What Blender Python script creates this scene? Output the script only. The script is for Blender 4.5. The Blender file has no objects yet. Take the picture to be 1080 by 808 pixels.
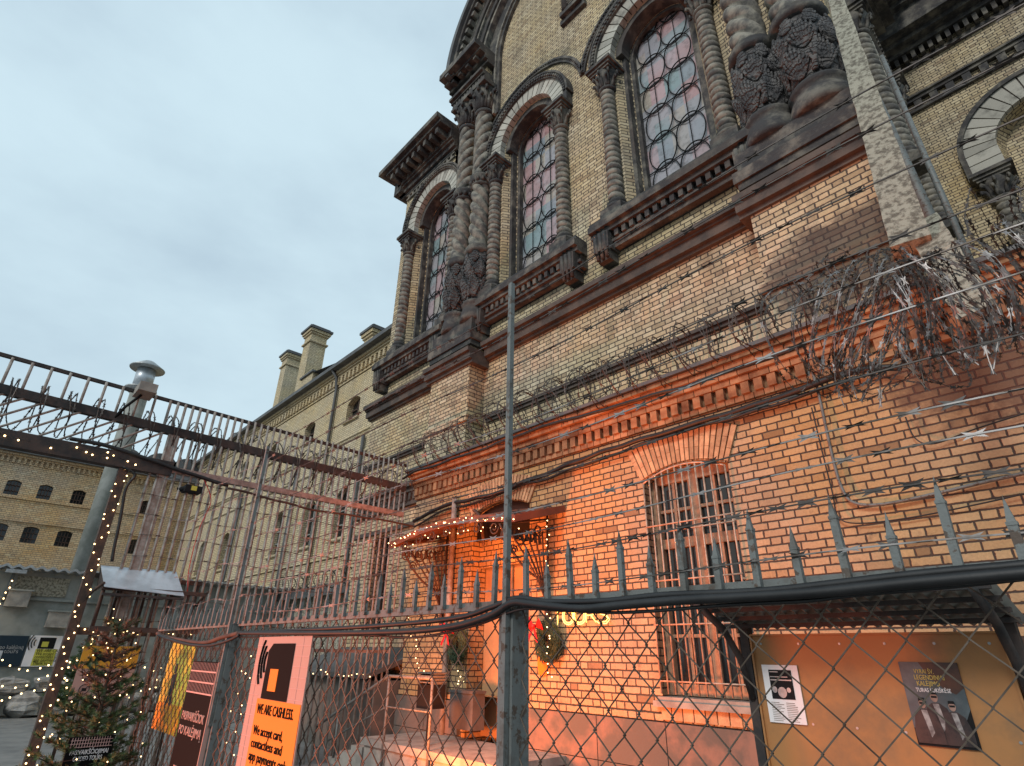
import bpy, math, random
from mathutils import Vector, Matrix, noise
random.seed(7)
R=math.radians
S=bpy.context.scene
COL=S.collection
# ------------------------------------------------------------------ camera model (pixels of the 1080x808 photograph)
F=598.0; PITCH,ROLL,YAW=R(25.61),R(0.9),R(-47.58)
def basis():
    cy,sy=math.cos(YAW),math.sin(YAW);cp,sp=math.cos(PITCH),math.sin(PITCH)
    f=Vector((sy*cp,cy*cp,sp)); r=Vector((cy,-sy,0)); u=r.cross(f)
    rr=r*math.cos(ROLL)+u*math.sin(ROLL); uu=-r*math.sin(ROLL)+u*math.cos(ROLL)
    return rr,uu,f
CR,CU,CF=basis(); CAM=Vector((0,0,1.6))
def ray(x,y): return CR*((x-540)/F)+CU*(-(y-404)/F)+CF
def onY(x,y,D):
    d=ray(x,y); return CAM+d*(D/d.y)
def onX(x,y,X):
    d=ray(x,y); return CAM+d*(X/d.x)
cam=bpy.data.cameras.new('camera'); co=bpy.data.objects.new('camera',cam); COL.objects.link(co)
mw=Matrix((CR,CU,-CF)).transposed().to_4x4(); mw.translation=CAM; co.matrix_world=mw
cam.sensor_width=36; cam.lens=F/1080*36; cam.clip_start=.05; cam.clip_end=2000
S.camera=co
# ------------------------------------------------------------------ materials
def newmat(name):
    m=bpy.data.materials.new(name); m.use_nodes=True
    nt=m.node_tree; b=nt.nodes['Principled BSDF']; return m,nt,b
class NT:
    def __init__(s,nt): s.nt=nt
    def n(s,t,**k):
        nd=s.nt.nodes.new(t)
        for a,v in k.items(): setattr(nd,a,v)
        return nd
    def l(s,a,b): s.nt.links.new(a,b)
    def math(s,op,a,b=None,c=None):
        nd=s.n('ShaderNodeMath',operation=op)
        for i,v in enumerate((a,b,c)):
            if v is None: continue
            if isinstance(v,(int,float)): nd.inputs[i].default_value=v
            else: s.l(v,nd.inputs[i])
        return nd.outputs[0]
    def mix(s,f,a,b):
        nd=s.n('ShaderNodeMix',data_type='RGBA')
        for i,v in ((0,f),(6,a),(7,b)):
            if isinstance(v,(int,float)): nd.inputs[i].default_value=v
            elif isinstance(v,tuple): nd.inputs[i].default_value=(*v,1)
            else: s.l(v,nd.inputs[i])
        return nd.outputs[2]
    def noise(s,vec,scale,detail=4,rough=.6):
        nd=s.n('ShaderNodeTexNoise'); nd.inputs['Scale'].default_value=scale; nd.inputs['Detail'].default_value=detail; nd.inputs['Roughness'].default_value=rough
        if vec is not None: s.l(vec,nd.inputs['Vector'])
        return nd.outputs['Fac']
    def ramp(s,f,lo,hi):
        nd=s.n('ShaderNodeMapRange'); nd.inputs['From Min'].default_value=lo; nd.inputs['From Max'].default_value=hi; nd.interpolation_type='SMOOTHSTEP'
        s.l(f,nd.inputs['Value']); return nd.outputs['Result']
    def bump(s,h,st,dist,bsdf):
        nd=s.n('ShaderNodeBump'); nd.inputs['Strength'].default_value=st; nd.inputs['Distance'].default_value=dist
        s.l(h,nd.inputs['Height']); s.l(nd.outputs[0],bsdf.inputs['Normal'])
def plain(name,c1,c2=None,rough=.7,metal=0,scale=6,lo=.35,hi=.65,bump=.3,bd=.01,c3=None,emit=None,island=0,stretch=None):
    m,nt,b=newmat(name); n=NT(nt)
    tc=n.n('ShaderNodeTexCoord'); geo=n.n('ShaderNodeNewGeometry'); v=geo.outputs['Position']
    if stretch:
        mp=n.n('ShaderNodeMapping'); mp.inputs['Scale'].default_value=stretch; n.l(v,mp.inputs['Vector']); v=mp.outputs[0]
    col=None
    if c2:
        f=n.ramp(n.noise(v,scale,5,.65),lo,hi); col=n.mix(f,c1,c2)
        if c3:
            f3=n.ramp(n.noise(v,scale*.23,4,.7),.5,.68); col=n.mix(f3,col,c3)
        if island:
            iv=n.math('MULTIPLY_ADD',geo.outputs['Random Per Island'],island,1-island/2)
            h=n.n('ShaderNodeHueSaturation'); n.l(iv,h.inputs['Value']); n.l(col,h.inputs['Color']); col=h.outputs[0]
        n.l(col,b.inputs['Base Color'])
        if bump: n.bump(n.noise(v,scale*6,5,.6),bump,bd,b)
    else: b.inputs['Base Color'].default_value=(*c1,1)
    b.inputs['Roughness'].default_value=rough; b.inputs['Metallic'].default_value=metal
    if emit:
        b.inputs['Emission Color'].default_value=(*emit[0],1); b.inputs['Emission Strength'].default_value=emit[1]
        m.cycles.emission_sampling='NONE'
    return m
def brick(name,L,h,mw_,cols,mcol,soot=(.035,.03,.028),soot_lo=.56,soot_hi=.75,bd=.012,streak=.5,dark_patch=None):
    """Flemish bond laid on world X/Y (whichever runs along the wall) and Z"""
    m,nt,b=newmat(name); n=NT(nt)
    geo=n.n('ShaderNodeNewGeometry'); sp=n.n('ShaderNodeSeparateXYZ'); n.l(geo.outputs['Position'],sp.inputs[0])
    sn=n.n('ShaderNodeSeparateXYZ'); n.l(geo.outputs['True Normal'],sn.inputs[0])
    k=n.math('GREATER_THAN',n.math('ABSOLUTE',sn.outputs[0]),.7)
    u=n.math('ADD',n.math('MULTIPLY',sp.outputs[0],n.math('SUBTRACT',1,k)),n.math('MULTIPLY',sp.outputs[1],k))
    kz=n.math('GREATER_THAN',n.math('ABSOLUTE',sn.outputs[2]),.7)
    w=n.math('ADD',n.math('MULTIPLY',sp.outputs[2],n.math('SUBTRACT',1,kz)),n.math('MULTIPLY',sp.outputs[1],kz))
    # wobble
    wob=n.noise(geo.outputs['Position'],9,2); wob2=n.math('MULTIPLY',n.math('SUBTRACT',wob,.5),.012)
    w=n.math('ADD',w,wob2); u=n.math('ADD',u,wob2)
    P=1.5*L
    r0=n.math('DIVIDE',w,h); row=n.math('FLOOR',r0); fv=n.math('SUBTRACT',r0,row)
    par=n.math('MODULO',n.math('ABSOLUTE',row),2.0)
    uu=n.math('ADD',n.math('DIVIDE',u,P),n.math('MULTIPLY',par,.5)); c=n.math('FLOOR',uu); fu=n.math('SUBTRACT',uu,c)
    hd=n.math('GREATER_THAN',fu,.6667)
    d1=n.math('MINIMUM',fu,n.math('MINIMUM',n.math('ABSOLUTE',n.math('SUBTRACT',fu,.6667)),n.math('SUBTRACT',1,fu)))
    d1=n.math('MULTIPLY',d1,P); dv=n.math('MULTIPLY',n.math('MINIMUM',fv,n.math('SUBTRACT',1,fv)),h)
    d=n.math('MINIMUM',d1,dv); d=n.math('SUBTRACT',d,n.math('MULTIPLY',n.ramp(n.noise(geo.outputs['Position'],17,3,.7),.5,.8),mw_*.7))
    mort=n.n('ShaderNodeMapRange'); mort.interpolation_type='SMOOTHSTEP'; mort.inputs['From Min'].default_value=mw_*.45; mort.inputs['From Max'].default_value=mw_*.95; n.l(d,mort.inputs['Value'])
    bf=mort.outputs['Result']
    cx=n.n('ShaderNodeCombineXYZ'); n.l(n.math('MULTIPLY_ADD',c,2.0,hd),cx.inputs[0]); n.l(row,cx.inputs[1]); n.l(k,cx.inputs[2])
    wn=n.n('ShaderNodeTexWhiteNoise'); n.l(cx.outputs[0],wn.inputs['Vector'])
    cr=n.n('ShaderNodeValToRGB'); els=cr.color_ramp.elements
    while len(els)<len(cols): els.new(.5)
    for i,cc in enumerate(cols): els[i].position=i/(len(cols)-1); els[i].color=(*cc,1)
    n.l(wn.outputs['Value'],cr.inputs[0])
    fine=n.noise(geo.outputs['Position'],45,4); hs=n.n('ShaderNodeHueSaturation'); n.l(cr.outputs[0],hs.inputs['Color']); n.l(n.math('MULTIPLY_ADD',fine,.7,.65),hs.inputs['Value'])
    col=n.mix(bf,mcol,hs.outputs[0])
    pt=n.n('ShaderNodeHueSaturation'); n.l(n.math('MULTIPLY_ADD',n.noise(geo.outputs['Position'],1.1,5,.65),.55,.74),pt.inputs['Value']); n.l(n.math('MULTIPLY_ADD',n.noise(geo.outputs['Position'],.55,3,.6),.9,.5),pt.inputs['Saturation']); n.l(col,pt.inputs['Color'])
    dk=n.math('MULTIPLY',n.math('GREATER_THAN',wn.outputs['Value'],.97),.4); col=n.mix(dk,pt.outputs[0],(.10,.065,.045))
    f1=n.ramp(n.noise(geo.outputs['Position'],.7,7,.7),soot_lo,soot_hi)
    mp=n.n('ShaderNodeMapping'); mp.inputs['Scale'].default_value=(1.6,1.6,.22); n.l(geo.outputs['Position'],mp.inputs['Vector'])
    f2=n.math('MULTIPLY',n.ramp(n.noise(mp.outputs[0],1.3,6,.7),.55,.75),streak)
    f3=n.math('MULTIPLY',n.ramp(n.noise(geo.outputs['Position'],6,5,.7),.55,.75),.45)
    ff=n.math('MAXIMUM',n.math('MULTIPLY',f1,.8),n.math('MAXIMUM',f2,f3))
    col=n.mix(n.math('MULTIPLY',ff,.85),col,soot)
    if dark_patch:   # a darker patch with a noisy edge: centre x,z and half sizes
        sx,sz,hx,hz,sc_=dark_patch
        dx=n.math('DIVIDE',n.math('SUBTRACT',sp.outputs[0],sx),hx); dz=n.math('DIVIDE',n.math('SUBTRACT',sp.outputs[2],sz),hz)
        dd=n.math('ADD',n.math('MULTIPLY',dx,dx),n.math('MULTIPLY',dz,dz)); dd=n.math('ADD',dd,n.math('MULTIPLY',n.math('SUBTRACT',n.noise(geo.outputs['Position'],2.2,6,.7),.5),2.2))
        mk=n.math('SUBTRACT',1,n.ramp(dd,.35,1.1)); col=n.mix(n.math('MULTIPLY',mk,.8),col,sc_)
    n.l(col,b.inputs['Base Color']); b.inputs['Roughness'].default_value=.9
    hh=n.math('ADD',n.math('MULTIPLY',bf,.7),n.math('ADD',n.math('MULTIPLY',fine,.25),n.math('MULTIPLY',wn.outputs['Value'],.25)))
    n.bump(hh,.9,bd,b)
    return m
M={}
M['brick_church']=brick('brick_church',.25,.085,.012,[(.33,.25,.145),(.48,.38,.225),(.40,.31,.18),(.56,.46,.29),(.45,.33,.19)],(.07,.055,.045),soot_lo=.52,soot_hi=.74,streak=.6,dark_patch=(-1.2,5.9,1.4,.75,(.05,.038,.033)))
M['brick_annex']=brick('brick_annex',.25,.085,.011,[(.34,.225,.115),(.41,.285,.15),(.36,.24,.12),(.44,.31,.17),(.30,.19,.09)],(.05,.035,.028),soot_lo=.6,soot_hi=.8,streak=.25,dark_patch=(.1,4.3,1.7,.95,(.075,.035,.025)))
M['brick_wing']=brick('brick_wing',.26,.09,.012,[(.50,.40,.235),(.58,.47,.285),(.53,.41,.24),(.62,.52,.33)],(.12,.10,.075),streak=.35,soot=(.07,.06,.05))
M['brick_far']=brick('brick_far',.3,.11,.014,[(.54,.35,.19),(.62,.44,.25),(.50,.33,.18),(.64,.50,.31)],(.18,.14,.10),streak=.4,soot=(.08,.065,.05))
M['brick_solid']=plain('brick_solid',(.52,.33,.18),(.38,.22,.12),.9,scale=8,bump=.5,island=.5)
M['brick_cornice']=plain('brick_cornice',(.37,.20,.10),(.20,.10,.05),.9,scale=4,bump=.5,island=.5)
M['stone_dark']=plain('stone_dark',(.035,.033,.034),(.16,.145,.12),.85,scale=3.0,lo=.42,hi=.68,bump=.6,bd=.02,c3=(.06,.05,.045))
M['stone_col']=plain('stone_col',(.075,.07,.065),(.27,.245,.20),.85,scale=5,lo=.35,hi=.66,bump=.6,bd=.008)
def carved():
    m,nt,b=newmat('stone_carved'); n=NT(nt); geo=n.n('ShaderNodeNewGeometry')
    wv=n.n('ShaderNodeTexWave',wave_type='RINGS'); wv.inputs['Scale'].default_value=4.2; wv.inputs['Distortion'].default_value=9; wv.inputs['Detail'].default_value=3; wv.inputs['Detail Scale'].default_value=1.6
    n.l(geo.outputs['Position'],wv.inputs['Vector']); col=n.mix(n.ramp(n.noise(geo.outputs['Position'],5,5),.4,.65),(.035,.033,.035),(.11,.10,.095))
    n.l(col,b.inputs['Base Color']); b.inputs['Roughness'].default_value=.7; n.bump(wv.outputs['Fac'],1,.035,b); return m
M['stone_carved']=carved()
M['stone_light']=plain('stone_light',(.40,.38,.33),(.16,.15,.13),.9,scale=3,lo=.5,hi=.75,bump=.4,island=.5)
M['stone_brown']=plain('stone_brown',(.10,.075,.06),(.045,.037,.033),.8,scale=2.5,bump=.5,bd=.015)
M['plinth']=plain('plinth',(.21,.14,.11),(.10,.095,.085),.85,scale=1.2,lo=.42,hi=.58,bump=.5)
M['render_grey']=plain('render_grey',(.30,.31,.29),(.19,.20,.18),.95,scale=1.6,bump=.4,c3=(.36,.35,.31))
M['roof_metal']=plain('roof_metal',(.06,.06,.062),(.10,.10,.10),.6,scale=2,bump=.2)
M['galv']=plain('galv',(.42,.44,.45),(.30,.31,.31),.45,.6,scale=14,bump=.15)
M['iron_grey']=plain('iron_grey',(.15,.16,.155),(.085,.06,.045),.6,.15,scale=30,lo=.54,hi=.60,bump=.5,bd=.002,c3=(.10,.095,.085))
M['bar_iron']=plain('bar_iron',(.34,.31,.28),(.22,.17,.14),.7,.1,scale=9,bump=.3,bd=.003)
M['bar_pink']=plain('bar_pink',(.36,.27,.24),(.20,.15,.13),.6,.2,scale=9,bump=.3,bd=.003)
M['rust']=plain('rust',(.10,.055,.04),(.05,.035,.03),.8,.2,scale=9,bump=.4,bd=.004)
M['dark_beam']=plain('dark_beam',(.022,.022,.023),(.06,.042,.036),.85,0,scale=5,bump=.4,bd=.004)
M['wire']=plain('wire',(.12,.095,.075),(.06,.042,.03),.55,.5,scale=11,bump=0)
M['wire_dark']=plain('wire_dark',(.05,.045,.042),(.11,.09,.08),.6,.5,scale=9,bump=0)
M['razor']=plain('razor',(.32,.30,.29),(.08,.065,.055),.5,.75,scale=5,lo=.40,hi=.62,bump=0)
M['cable']=plain('cable',(.006,.006,.007),(.014,.014,.015),.5,0,scale=10,bump=.2,bd=.002)
M['asphalt']=plain('asphalt',(.15,.15,.145),(.21,.205,.195),.9,scale=2.5,bump=.5,c3=(.11,.11,.11))
M['concrete']=plain('concrete',(.34,.31,.27),(.22,.2,.18),.9,scale=4,bump=.4)
M['rock']=plain('rock',(.33,.32,.31),(.18,.175,.17),.9,scale=4,bump=.8,bd=.03,c3=(.36,.33,.27))
M['plaster_white']=plain('plaster_white',(.46,.43,.34),(.17,.15,.115),.9,scale=17,lo=.42,hi=.62,bump=.9,bd=.03)
M['frame_wood']=plain('frame_wood',(.36,.23,.14),(.25,.155,.10),.6,scale=12,bump=.2,bd=.003)
M['grille_paint']=plain('grille_paint',(.55,.40,.30),(.35,.22,.15),.5,.2,scale=15,bump=.1)
M['door_tan']=plain('door_tan',(.40,.27,.14),(.34,.22,.12),.5,scale=3,bump=.1)
M['board_tan']=plain('board_tan',(.40,.18,.06),(.27,.14,.06),.6,scale=3.2,lo=.42,hi=.66,bump=.2,bd=.003,c3=(.22,.14,.07))
M['black']=plain('black',(.012,.012,.013),rough=.6)
M['glass_dark']=plain('glass_dark',(.015,.017,.018),rough=.08)
M['sign_black']=plain('sign_black',(.006,.005,.005),rough=.8)
M['sign_white']=plain('sign_white',(.78,.74,.74),rough=.5)
M['sign_lit_pink']=plain('sign_lit_pink',(.42,.25,.21),rough=.6)  # salmon lamp light on the white cashless panel, put into the base colour
M['sign_orange']=plain('sign_orange',(.78,.20,.008),rough=.6)
M['sign_yellow']=plain('sign_yellow',(.50,.46,.06),rough=.6)
M['sign_navy']=plain('sign_navy',(.02,.035,.05),rough=.5)
M['sign_amber']=plain('sign_amber',(.58,.28,.015),rough=.6)
M['line_pink']=plain('line_pink',(.50,.30,.27),rough=.6)
M['sheet_metal']=plain('sheet_metal',(.55,.60,.65),(.40,.44,.48),.4,.4,scale=3,bump=.1)
M['red']=plain('red',(.60,.01,.015),(.40,.01,.01),.5,scale=10,bump=.1)
M['needle']=plain('needle',(.025,.055,.018),(.05,.085,.02),.7,scale=4,bump=0,island=.7)
M['needle_brown']=plain('needle_brown',(.11,.05,.025),(.06,.03,.018),.8,scale=8,bump=0,island=.5)
M['needle_dark']=plain('needle_dark',(.02,.045,.02),(.04,.07,.03),.7,scale=4,bump=0,island=.7)
M['bark']=plain('bark',(.08,.05,.035),(.04,.03,.02),.9,scale=12,bump=.4)
M['bulb']=plain('bulb',(1,.8,.5),rough=.4,emit=((1,.66,.30),6))
M['neon']=plain('neon',(1,.9,.5),rough=.4,emit=((1,.70,.16),1.5))
M['teal']=plain('teal',(.20,.30,.28),rough=.5)
M['canopy']=plain('canopy',(.20,.07,.04),(.13,.05,.035),.6,.2,scale=5,bump=.2)
M['purple']=M['brick_church']
def glassmat():
    m,nt,b=newmat('stained_glass'); n=NT(nt)
    geo=n.n('ShaderNodeNewGeometry')
    mp=n.n('ShaderNodeMapping'); mp.inputs['Scale'].default_value=(1/.336,.001,1/.56); n.l(geo.outputs['Position'],mp.inputs['Vector'])
    fl=n.n('ShaderNodeVectorMath',operation='FLOOR'); n.l(mp.outputs[0],fl.inputs[0])
    wn=n.n('ShaderNodeTexWhiteNoise'); n.l(fl.outputs[0],wn.inputs['Vector'])
    cr=n.n('ShaderNodeValToRGB'); e=cr.color_ramp.elements; cr.color_ramp.interpolation='CONSTANT'
    cs=[(.40,.25,.25),(.22,.30,.31),(.31,.31,.33),(.37,.34,.29),(.24,.28,.31),(.42,.30,.31)]
    while len(e)<6: e.new(.5)
    for i,c in enumerate(cs): e[i].position=i/6; e[i].color=(*c,1)
    n.l(wn.outputs['Value'],cr.inputs[0])
    col=n.mix(n.math('MULTIPLY',n.ramp(n.noise(geo.outputs['Position'],.9,3),.4,.65),.5),cr.outputs[0],(.36,.33,.36)); col=n.mix(n.math('MULTIPLY',n.ramp(n.noise(geo.outputs['Position'],6,6,.7),.45,.75),.6),col,(.06,.055,.05))
    n.l(col,b.inputs['Base Color']); b.inputs['Roughness'].default_value=.16
    n.bump(wn.outputs['Value'],.15,.02,b)
    return m
M['glass']=glassmat()
for k in('sign_black','sign_navy','black'): M[k].node_tree.nodes['Principled BSDF'].inputs['Specular IOR Level'].default_value=.12
# ------------------------------------------------------------------ mesh tools
class MB:
    def __init__(s,T=None): s.v=[];s.f=[];s.T=T;s.sm=[]
    def add(s,vs,fs,smooth=False):
        o=len(s.v)
        if s.T: vs=[s.T(*p) for p in vs]
        s.v+= [tuple(p) for p in vs]; s.f+=[tuple(i+o for i in f) for f in fs]; s.sm+=[smooth]*len(fs)
    def box(s,x0,x1,y0,y1,z0,z1):
        s.add([(x0,y0,z0),(x1,y0,z0),(x1,y1,z0),(x0,y1,z0),(x0,y0,z1),(x1,y0,z1),(x1,y1,z1),(x0,y1,z1)],
              [(0,3,2,1),(4,5,6,7),(0,1,5,4),(1,2,6,5),(2,3,7,6),(3,0,4,7)])
    def quad(s,a,b,c,d): s.add([a,b,c,d],[(0,1,2,3)])
    def tube(s,pts,r,n=6,cap=True,rf=None,smooth=True):
        pts=[Vector(p) for p in pts]; vs=[];fs=[]; k=len(pts)
        up=None
        for i,p in enumerate(pts):
            t=(pts[min(i+1,k-1)]-pts[max(i-1,0)])
            if t.length<1e-9: t=Vector((0,0,1))
            t.normalize()
            if up is None:
                up=t.orthogonal().normalized() if abs(t.z)<.95 else Vector((1,0,0))
                if abs(t.z)<.95: up=(Vector((0,0,1))-t*t.z).normalized()
            up=(up-t*up.dot(t))
            if up.length<1e-6: up=t.orthogonal()
            up.normalize(); sd=t.cross(up)
            rr=r if rf is None else rf(i/(k-1))
            for j in range(n):
                a=2*math.pi*(j+.5)/n; vs.append(p+up*(math.cos(a)*rr)+sd*(math.sin(a)*rr))
        for i in range(k-1):
            for j in range(n):
                fs.append((i*n+j,i*n+(j+1)%n,(i+1)*n+(j+1)%n,(i+1)*n+j))
        if cap: fs.append(tuple(range(n))[::-1]); fs.append(tuple((k-1)*n+j for j in range(n)))
        s.add(vs,fs,smooth and n>4)
    def surf(s,cx,cy,zs,nth,rf,cap=True,a0=0,a1=2*math.pi):
        vs=[];fs=[]; k=len(zs); full=abs(a1-a0-2*math.pi)<1e-6; m=nth if full else nth+1
        for z in zs:
            for j in range(m):
                a=a0+(a1-a0)*j/nth; r=rf(a,z); vs.append((cx+math.cos(a)*r,cy+math.sin(a)*r,z))
        for i in range(k-1):
            for j in range(nth):
                fs.append((i*m+j,i*m+(j+1)%m,(i+1)*m+(j+1)%m,(i+1)*m+j))
        if cap and full: fs.append(tuple(range(m))[::-1]); fs.append(tuple((k-1)*m+j for j in range(m)))
        s.add(vs,fs,True)
    def lathe(s,cx,cy,prof,n=20):
        vs=[];fs=[];k=len(prof)
        for r,z in prof:
            for j in range(n):
                a=2*math.pi*j/n; vs.append((cx+math.cos(a)*r,cy+math.sin(a)*r,z))
        for i in range(k-1):
            for j in range(n): fs.append((i*n+j,i*n+(j+1)%n,(i+1)*n+(j+1)%n,(i+1)*n+j))
        fs.append(tuple(range(n))[::-1]); fs.append(tuple((k-1)*n+j for j in range(n)))
        s.add(vs,fs,True)
    def ring(s,cu,cv,r0,r1,d0,d1,a0,a1,n=24):
        """arch ring in a wall's u,v plane with depth from d0 to d1 (uses T(u,d,v) when set)"""
        vs=[];fs=[]
        for i in range(n+1):
            a=a0+(a1-a0)*i/n;c,q=math.cos(a),math.sin(a)
            for r,d in((r0,d0),(r1,d0),(r1,d1),(r0,d1)): vs.append((cu+c*r,d,cv+q*r))
        for i in range(n):
            for j in range(4): fs.append((i*4+j,i*4+(j+1)%4,(i+1)*4+(j+1)%4,(i+1)*4+j))
        fs.append((0,1,2,3));fs.append((n*4+3,n*4+2,n*4+1,n*4))
        s.add(vs,fs)
    def build(s,name,mat,parent=None,flat=False,**props):
        if not s.v: return None
        xs=[p[0] for p in s.v];ys=[p[1] for p in s.v];zs=[p[2] for p in s.v]
        c=Vector(((min(xs)+max(xs))/2,(min(ys)+max(ys))/2,min(zs)))
        me=bpy.data.meshes.new(name); me.from_pydata([(p[0]-c.x,p[1]-c.y,p[2]-c.z) for p in s.v],[],s.f)
        me.polygons.foreach_set('use_smooth',[x and not flat for x in s.sm]); me.update()
        me.materials.append(M[mat] if isinstance(mat,str) else mat)
        return link(name,me,c,parent,**props)
WL={}
def link(name,me,c,parent=None,**props):
    o=bpy.data.objects.new(name,me); COL.objects.link(o); WL[o]=Vector(c)
    if parent: o.parent=parent; o.location=Vector(c)-WL[parent]
    else: o.location=c
    for k,v in props.items(): o[k]=v
    return o
def thing(name,label,cat,loc,group=None):
    o=bpy.data.objects.new(name,None); COL.objects.link(o); o.location=loc; WL[o]=Vector(loc); o.empty_display_size=.2
    o['label']=label;o['category']=cat
    if group: o['group']=group
    return o
def tag(o,label,cat,group=None):
    o['label']=label;o['category']=cat
    if group: o['group']=group
    return o
def setting(o): o['kind']='structure'; return o
def text(s,pos,size,mat,parent,u=Vector((1,0,0)),v=Vector((0,0,1)),name='lettering',align='LEFT',sx=1,extr=.002,offset=0,fit=None):
    cu=bpy.data.curves.new('t','FONT'); cu.body=s; cu.size=size; cu.align_x=align; cu.extrude=extr; cu.resolution_u=3; cu.offset=offset
    to=bpy.data.objects.new('t',cu); me=bpy.data.meshes.new_from_object(to,depsgraph=bpy.context.evaluated_depsgraph_get())
    bpy.data.objects.remove(to); w=u.cross(v)
    if fit: xs=[q.co.x for q in me.vertices]; sx=fit/(max(xs)-min(xs))
    for q in me.vertices:
        p=q.co; q.co=u*(p.x*sx)+v*p.y+w*p.z
    me.materials.clear(); me.materials.append(M[mat]); me.name=name
    return link(name,me,Vector(pos),parent)
def YF(W): return lambda u,d,v:(u,W-d,v)          # wall facing the camera side (-Y)
def XF(W): return lambda u,d,v:(W+d,u,v)          # wall facing +X
def htop(h,u):
    t=(u-h['c'])/h['w']; t=max(-1,min(1,t))
    return h['spring']+(h['w']*math.sqrt(1-t*t) if h.get('round') else h.get('rise',.0)*(1-t*t))
def wall(b,u0,u1,v0,v1,holes=(),dep=.25,n=18,topf=None):
    """a wall sheet at depth 0 with arched openings and their reveals"""
    tv=(lambda u:v1) if topf is None else topf
    def col(a,c_,lo): b.quad((a,0,lo(a)),(c_,0,lo(c_)),(c_,0,tv(c_)),(a,0,tv(a)))
    x=u0
    for h in sorted(holes,key=lambda h:h['c']):
        a,c_=h['c']-h['w'],h['c']+h['w']
        m=1 if topf is None else max(1,int((a-x)/.25))
        for i in range(m): col(x+(a-x)*i/m,x+(a-x)*(i+1)/m,lambda u:v0)
        b.quad((a,0,v0),(c_,0,v0),(c_,0,h['sill']),(a,0,h['sill']))
        us=[h['c']-h['w']*math.cos(math.pi*i/n) for i in range(n+1)] if h.get('round') else [a+(c_-a)*i/6 for i in range(7)]
        for i in range(len(us)-1): col(us[i],us[i+1],lambda u:htop(h,u))
        wi=h.get('wi',h['w']); D=h.get('dep',dep); k=wi/h['w']
        out=[(a,h['sill'])]+[(u,htop(h,u)) for u in us]+[(c_,h['sill'])]
        inn=[(h['c']+(u-h['c'])*k,h['spring']+(v-h['spring'])*(k if h.get('round') and v>h['spring'] else 1)) for u,v in out]
        for i in range(len(out)-1):
            b.quad((out[i][0],0,out[i][1]),(out[i+1][0],0,out[i+1][1]),(inn[i+1][0],-D,inn[i+1][1]),(inn[i][0],-D,inn[i][1]))
        b.quad((a,0,h['sill']),(c_,0,h['sill']),(h['c']+wi,-D,h['sill']),(h['c']-wi,-D,h['sill']))
        x=c_
    m=1 if topf is None else max(1,int((u1-x)/.25))
    for i in range(m): col(x+(u1-x)*i/m,x+(u1-x)*(i+1)/m,lambda u:v0)
def pane(b,h,D,k=1.0,n=18):
    us=[h['c']-h['w']*k*math.cos(math.pi*i/n) for i in range(n+1)]
    for i in range(n):
        f=lambda u:(h['spring']+math.sqrt(max(0,(h['w']*k)**2-(u-h['c'])**2))) if h.get('round') else htop(h,u)
        b.quad((us[i],-D,h['sill']),(us[i+1],-D,h['sill']),(us[i+1],-D,f(us[i+1])),(us[i],-D,f(us[i])))
def moulding(b,u0,u1,steps):
    """stack of projecting courses: (v0,v1,projection)"""
    for v0,v1,p in steps: b.box(u0,u1,0-.05,p,v0,v1)
def wobble(p,a,s=1.3): 
    q=noise.noise_vector(Vector(p)*s); return Vector(p)+q*a
# ------------------------------------------------------------------ ground
b=MB(); b.quad((-400,-400,0),(400,-400,0),(400,400,0),(-400,400,0)); setting(b.build('ground','asphalt'))
# ------------------------------------------------------------------ church
WX=[-11.1,-7.17,-3.6]; WY=7.0; SP=13.35; SILL=8.90; OW=.93
ch=thing('church','tall brick prison church with arched stained glass windows and sooty twisted columns','church',(-6,7,0))
holes=[dict(c=c,w=OW,wi=.68,sill=SILL,spring=SP,round=True,dep=.45) for c in WX]
b=MB(YF(WY))
GC,GZ=-5.4,17.8
wall(b,-12.9,-10.3,7.75,16.1,[holes[0]])
wall(b,-10.3,-.75,7.75,17.8,holes[1:])
n=40
for i in range(n):
    a0=math.pi*i/n;a1=math.pi*(i+1)/n
    b.add([(GC,0,GZ),(GC+4.6*math.cos(a0),0,GZ+4.6*math.sin(a0)),(GC+4.6*math.cos(a1),0,GZ+4.6*math.sin(a1))],[(0,1,2)])
# lower wall beside and above the annex, slightly proud at the base
lw=dict(c=-12.15,w=.42,sill=1.9,spring=4.0,rise=.12,dep=.3)
wall(b,-13.4,-.75,0,7.75,[lw])
b.box(-12.9,-10.3,-4,-.5,7.75,16.1); b.box(-12.9,-12.88,-.5,-.001,7.75,16.1); b.box(-13.4,-12.9,-4,-.01,0,7.75)
b.box(-8.9,-.76,-4,-.5,7.75,17.8)
b.build('wall','brick_church',ch)
b=MB(YF(WY)); pane(b,lw,.28); b.build('lower_window','glass_dark',ch)
b=MB(YF(WY))
for x in(-12.45,-12.25,-12.05,-11.85): b.tube([(x,-.1,1.9),(x,-.1,4.05)],.014,4)
for z in(2.3,2.8,3.3,3.8): b.tube([(-12.57,-.1,z),(-11.73,-.1,z)],.012,4)
b.build('window_bars','rust',ch)
# north-east return wall and the set back nave
b=MB(XF(-.75))
rh=[dict(c=10.6,w=OW,wi=.7,sill=SILL,spring=SP,round=True,dep=.4),dict(c=14.0,w=.7,wi=.6,sill=SILL,spring=12,round=True,dep=.3)]
wall(b,7.0,15.6,0,24,rh); b.build('return_wall','brick_church',ch)
NY=15.6
b=MB(YF(NY)); nh=dict(c=1.62,w=.98,wi=.85,sill=8.9,spring=13.1,round=True,dep=.4)
wall(b,-.8,9,0,22,[nh]); pane(b,nh,.4,.87); b.build('nave_wall','brick_church',ch)

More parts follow.
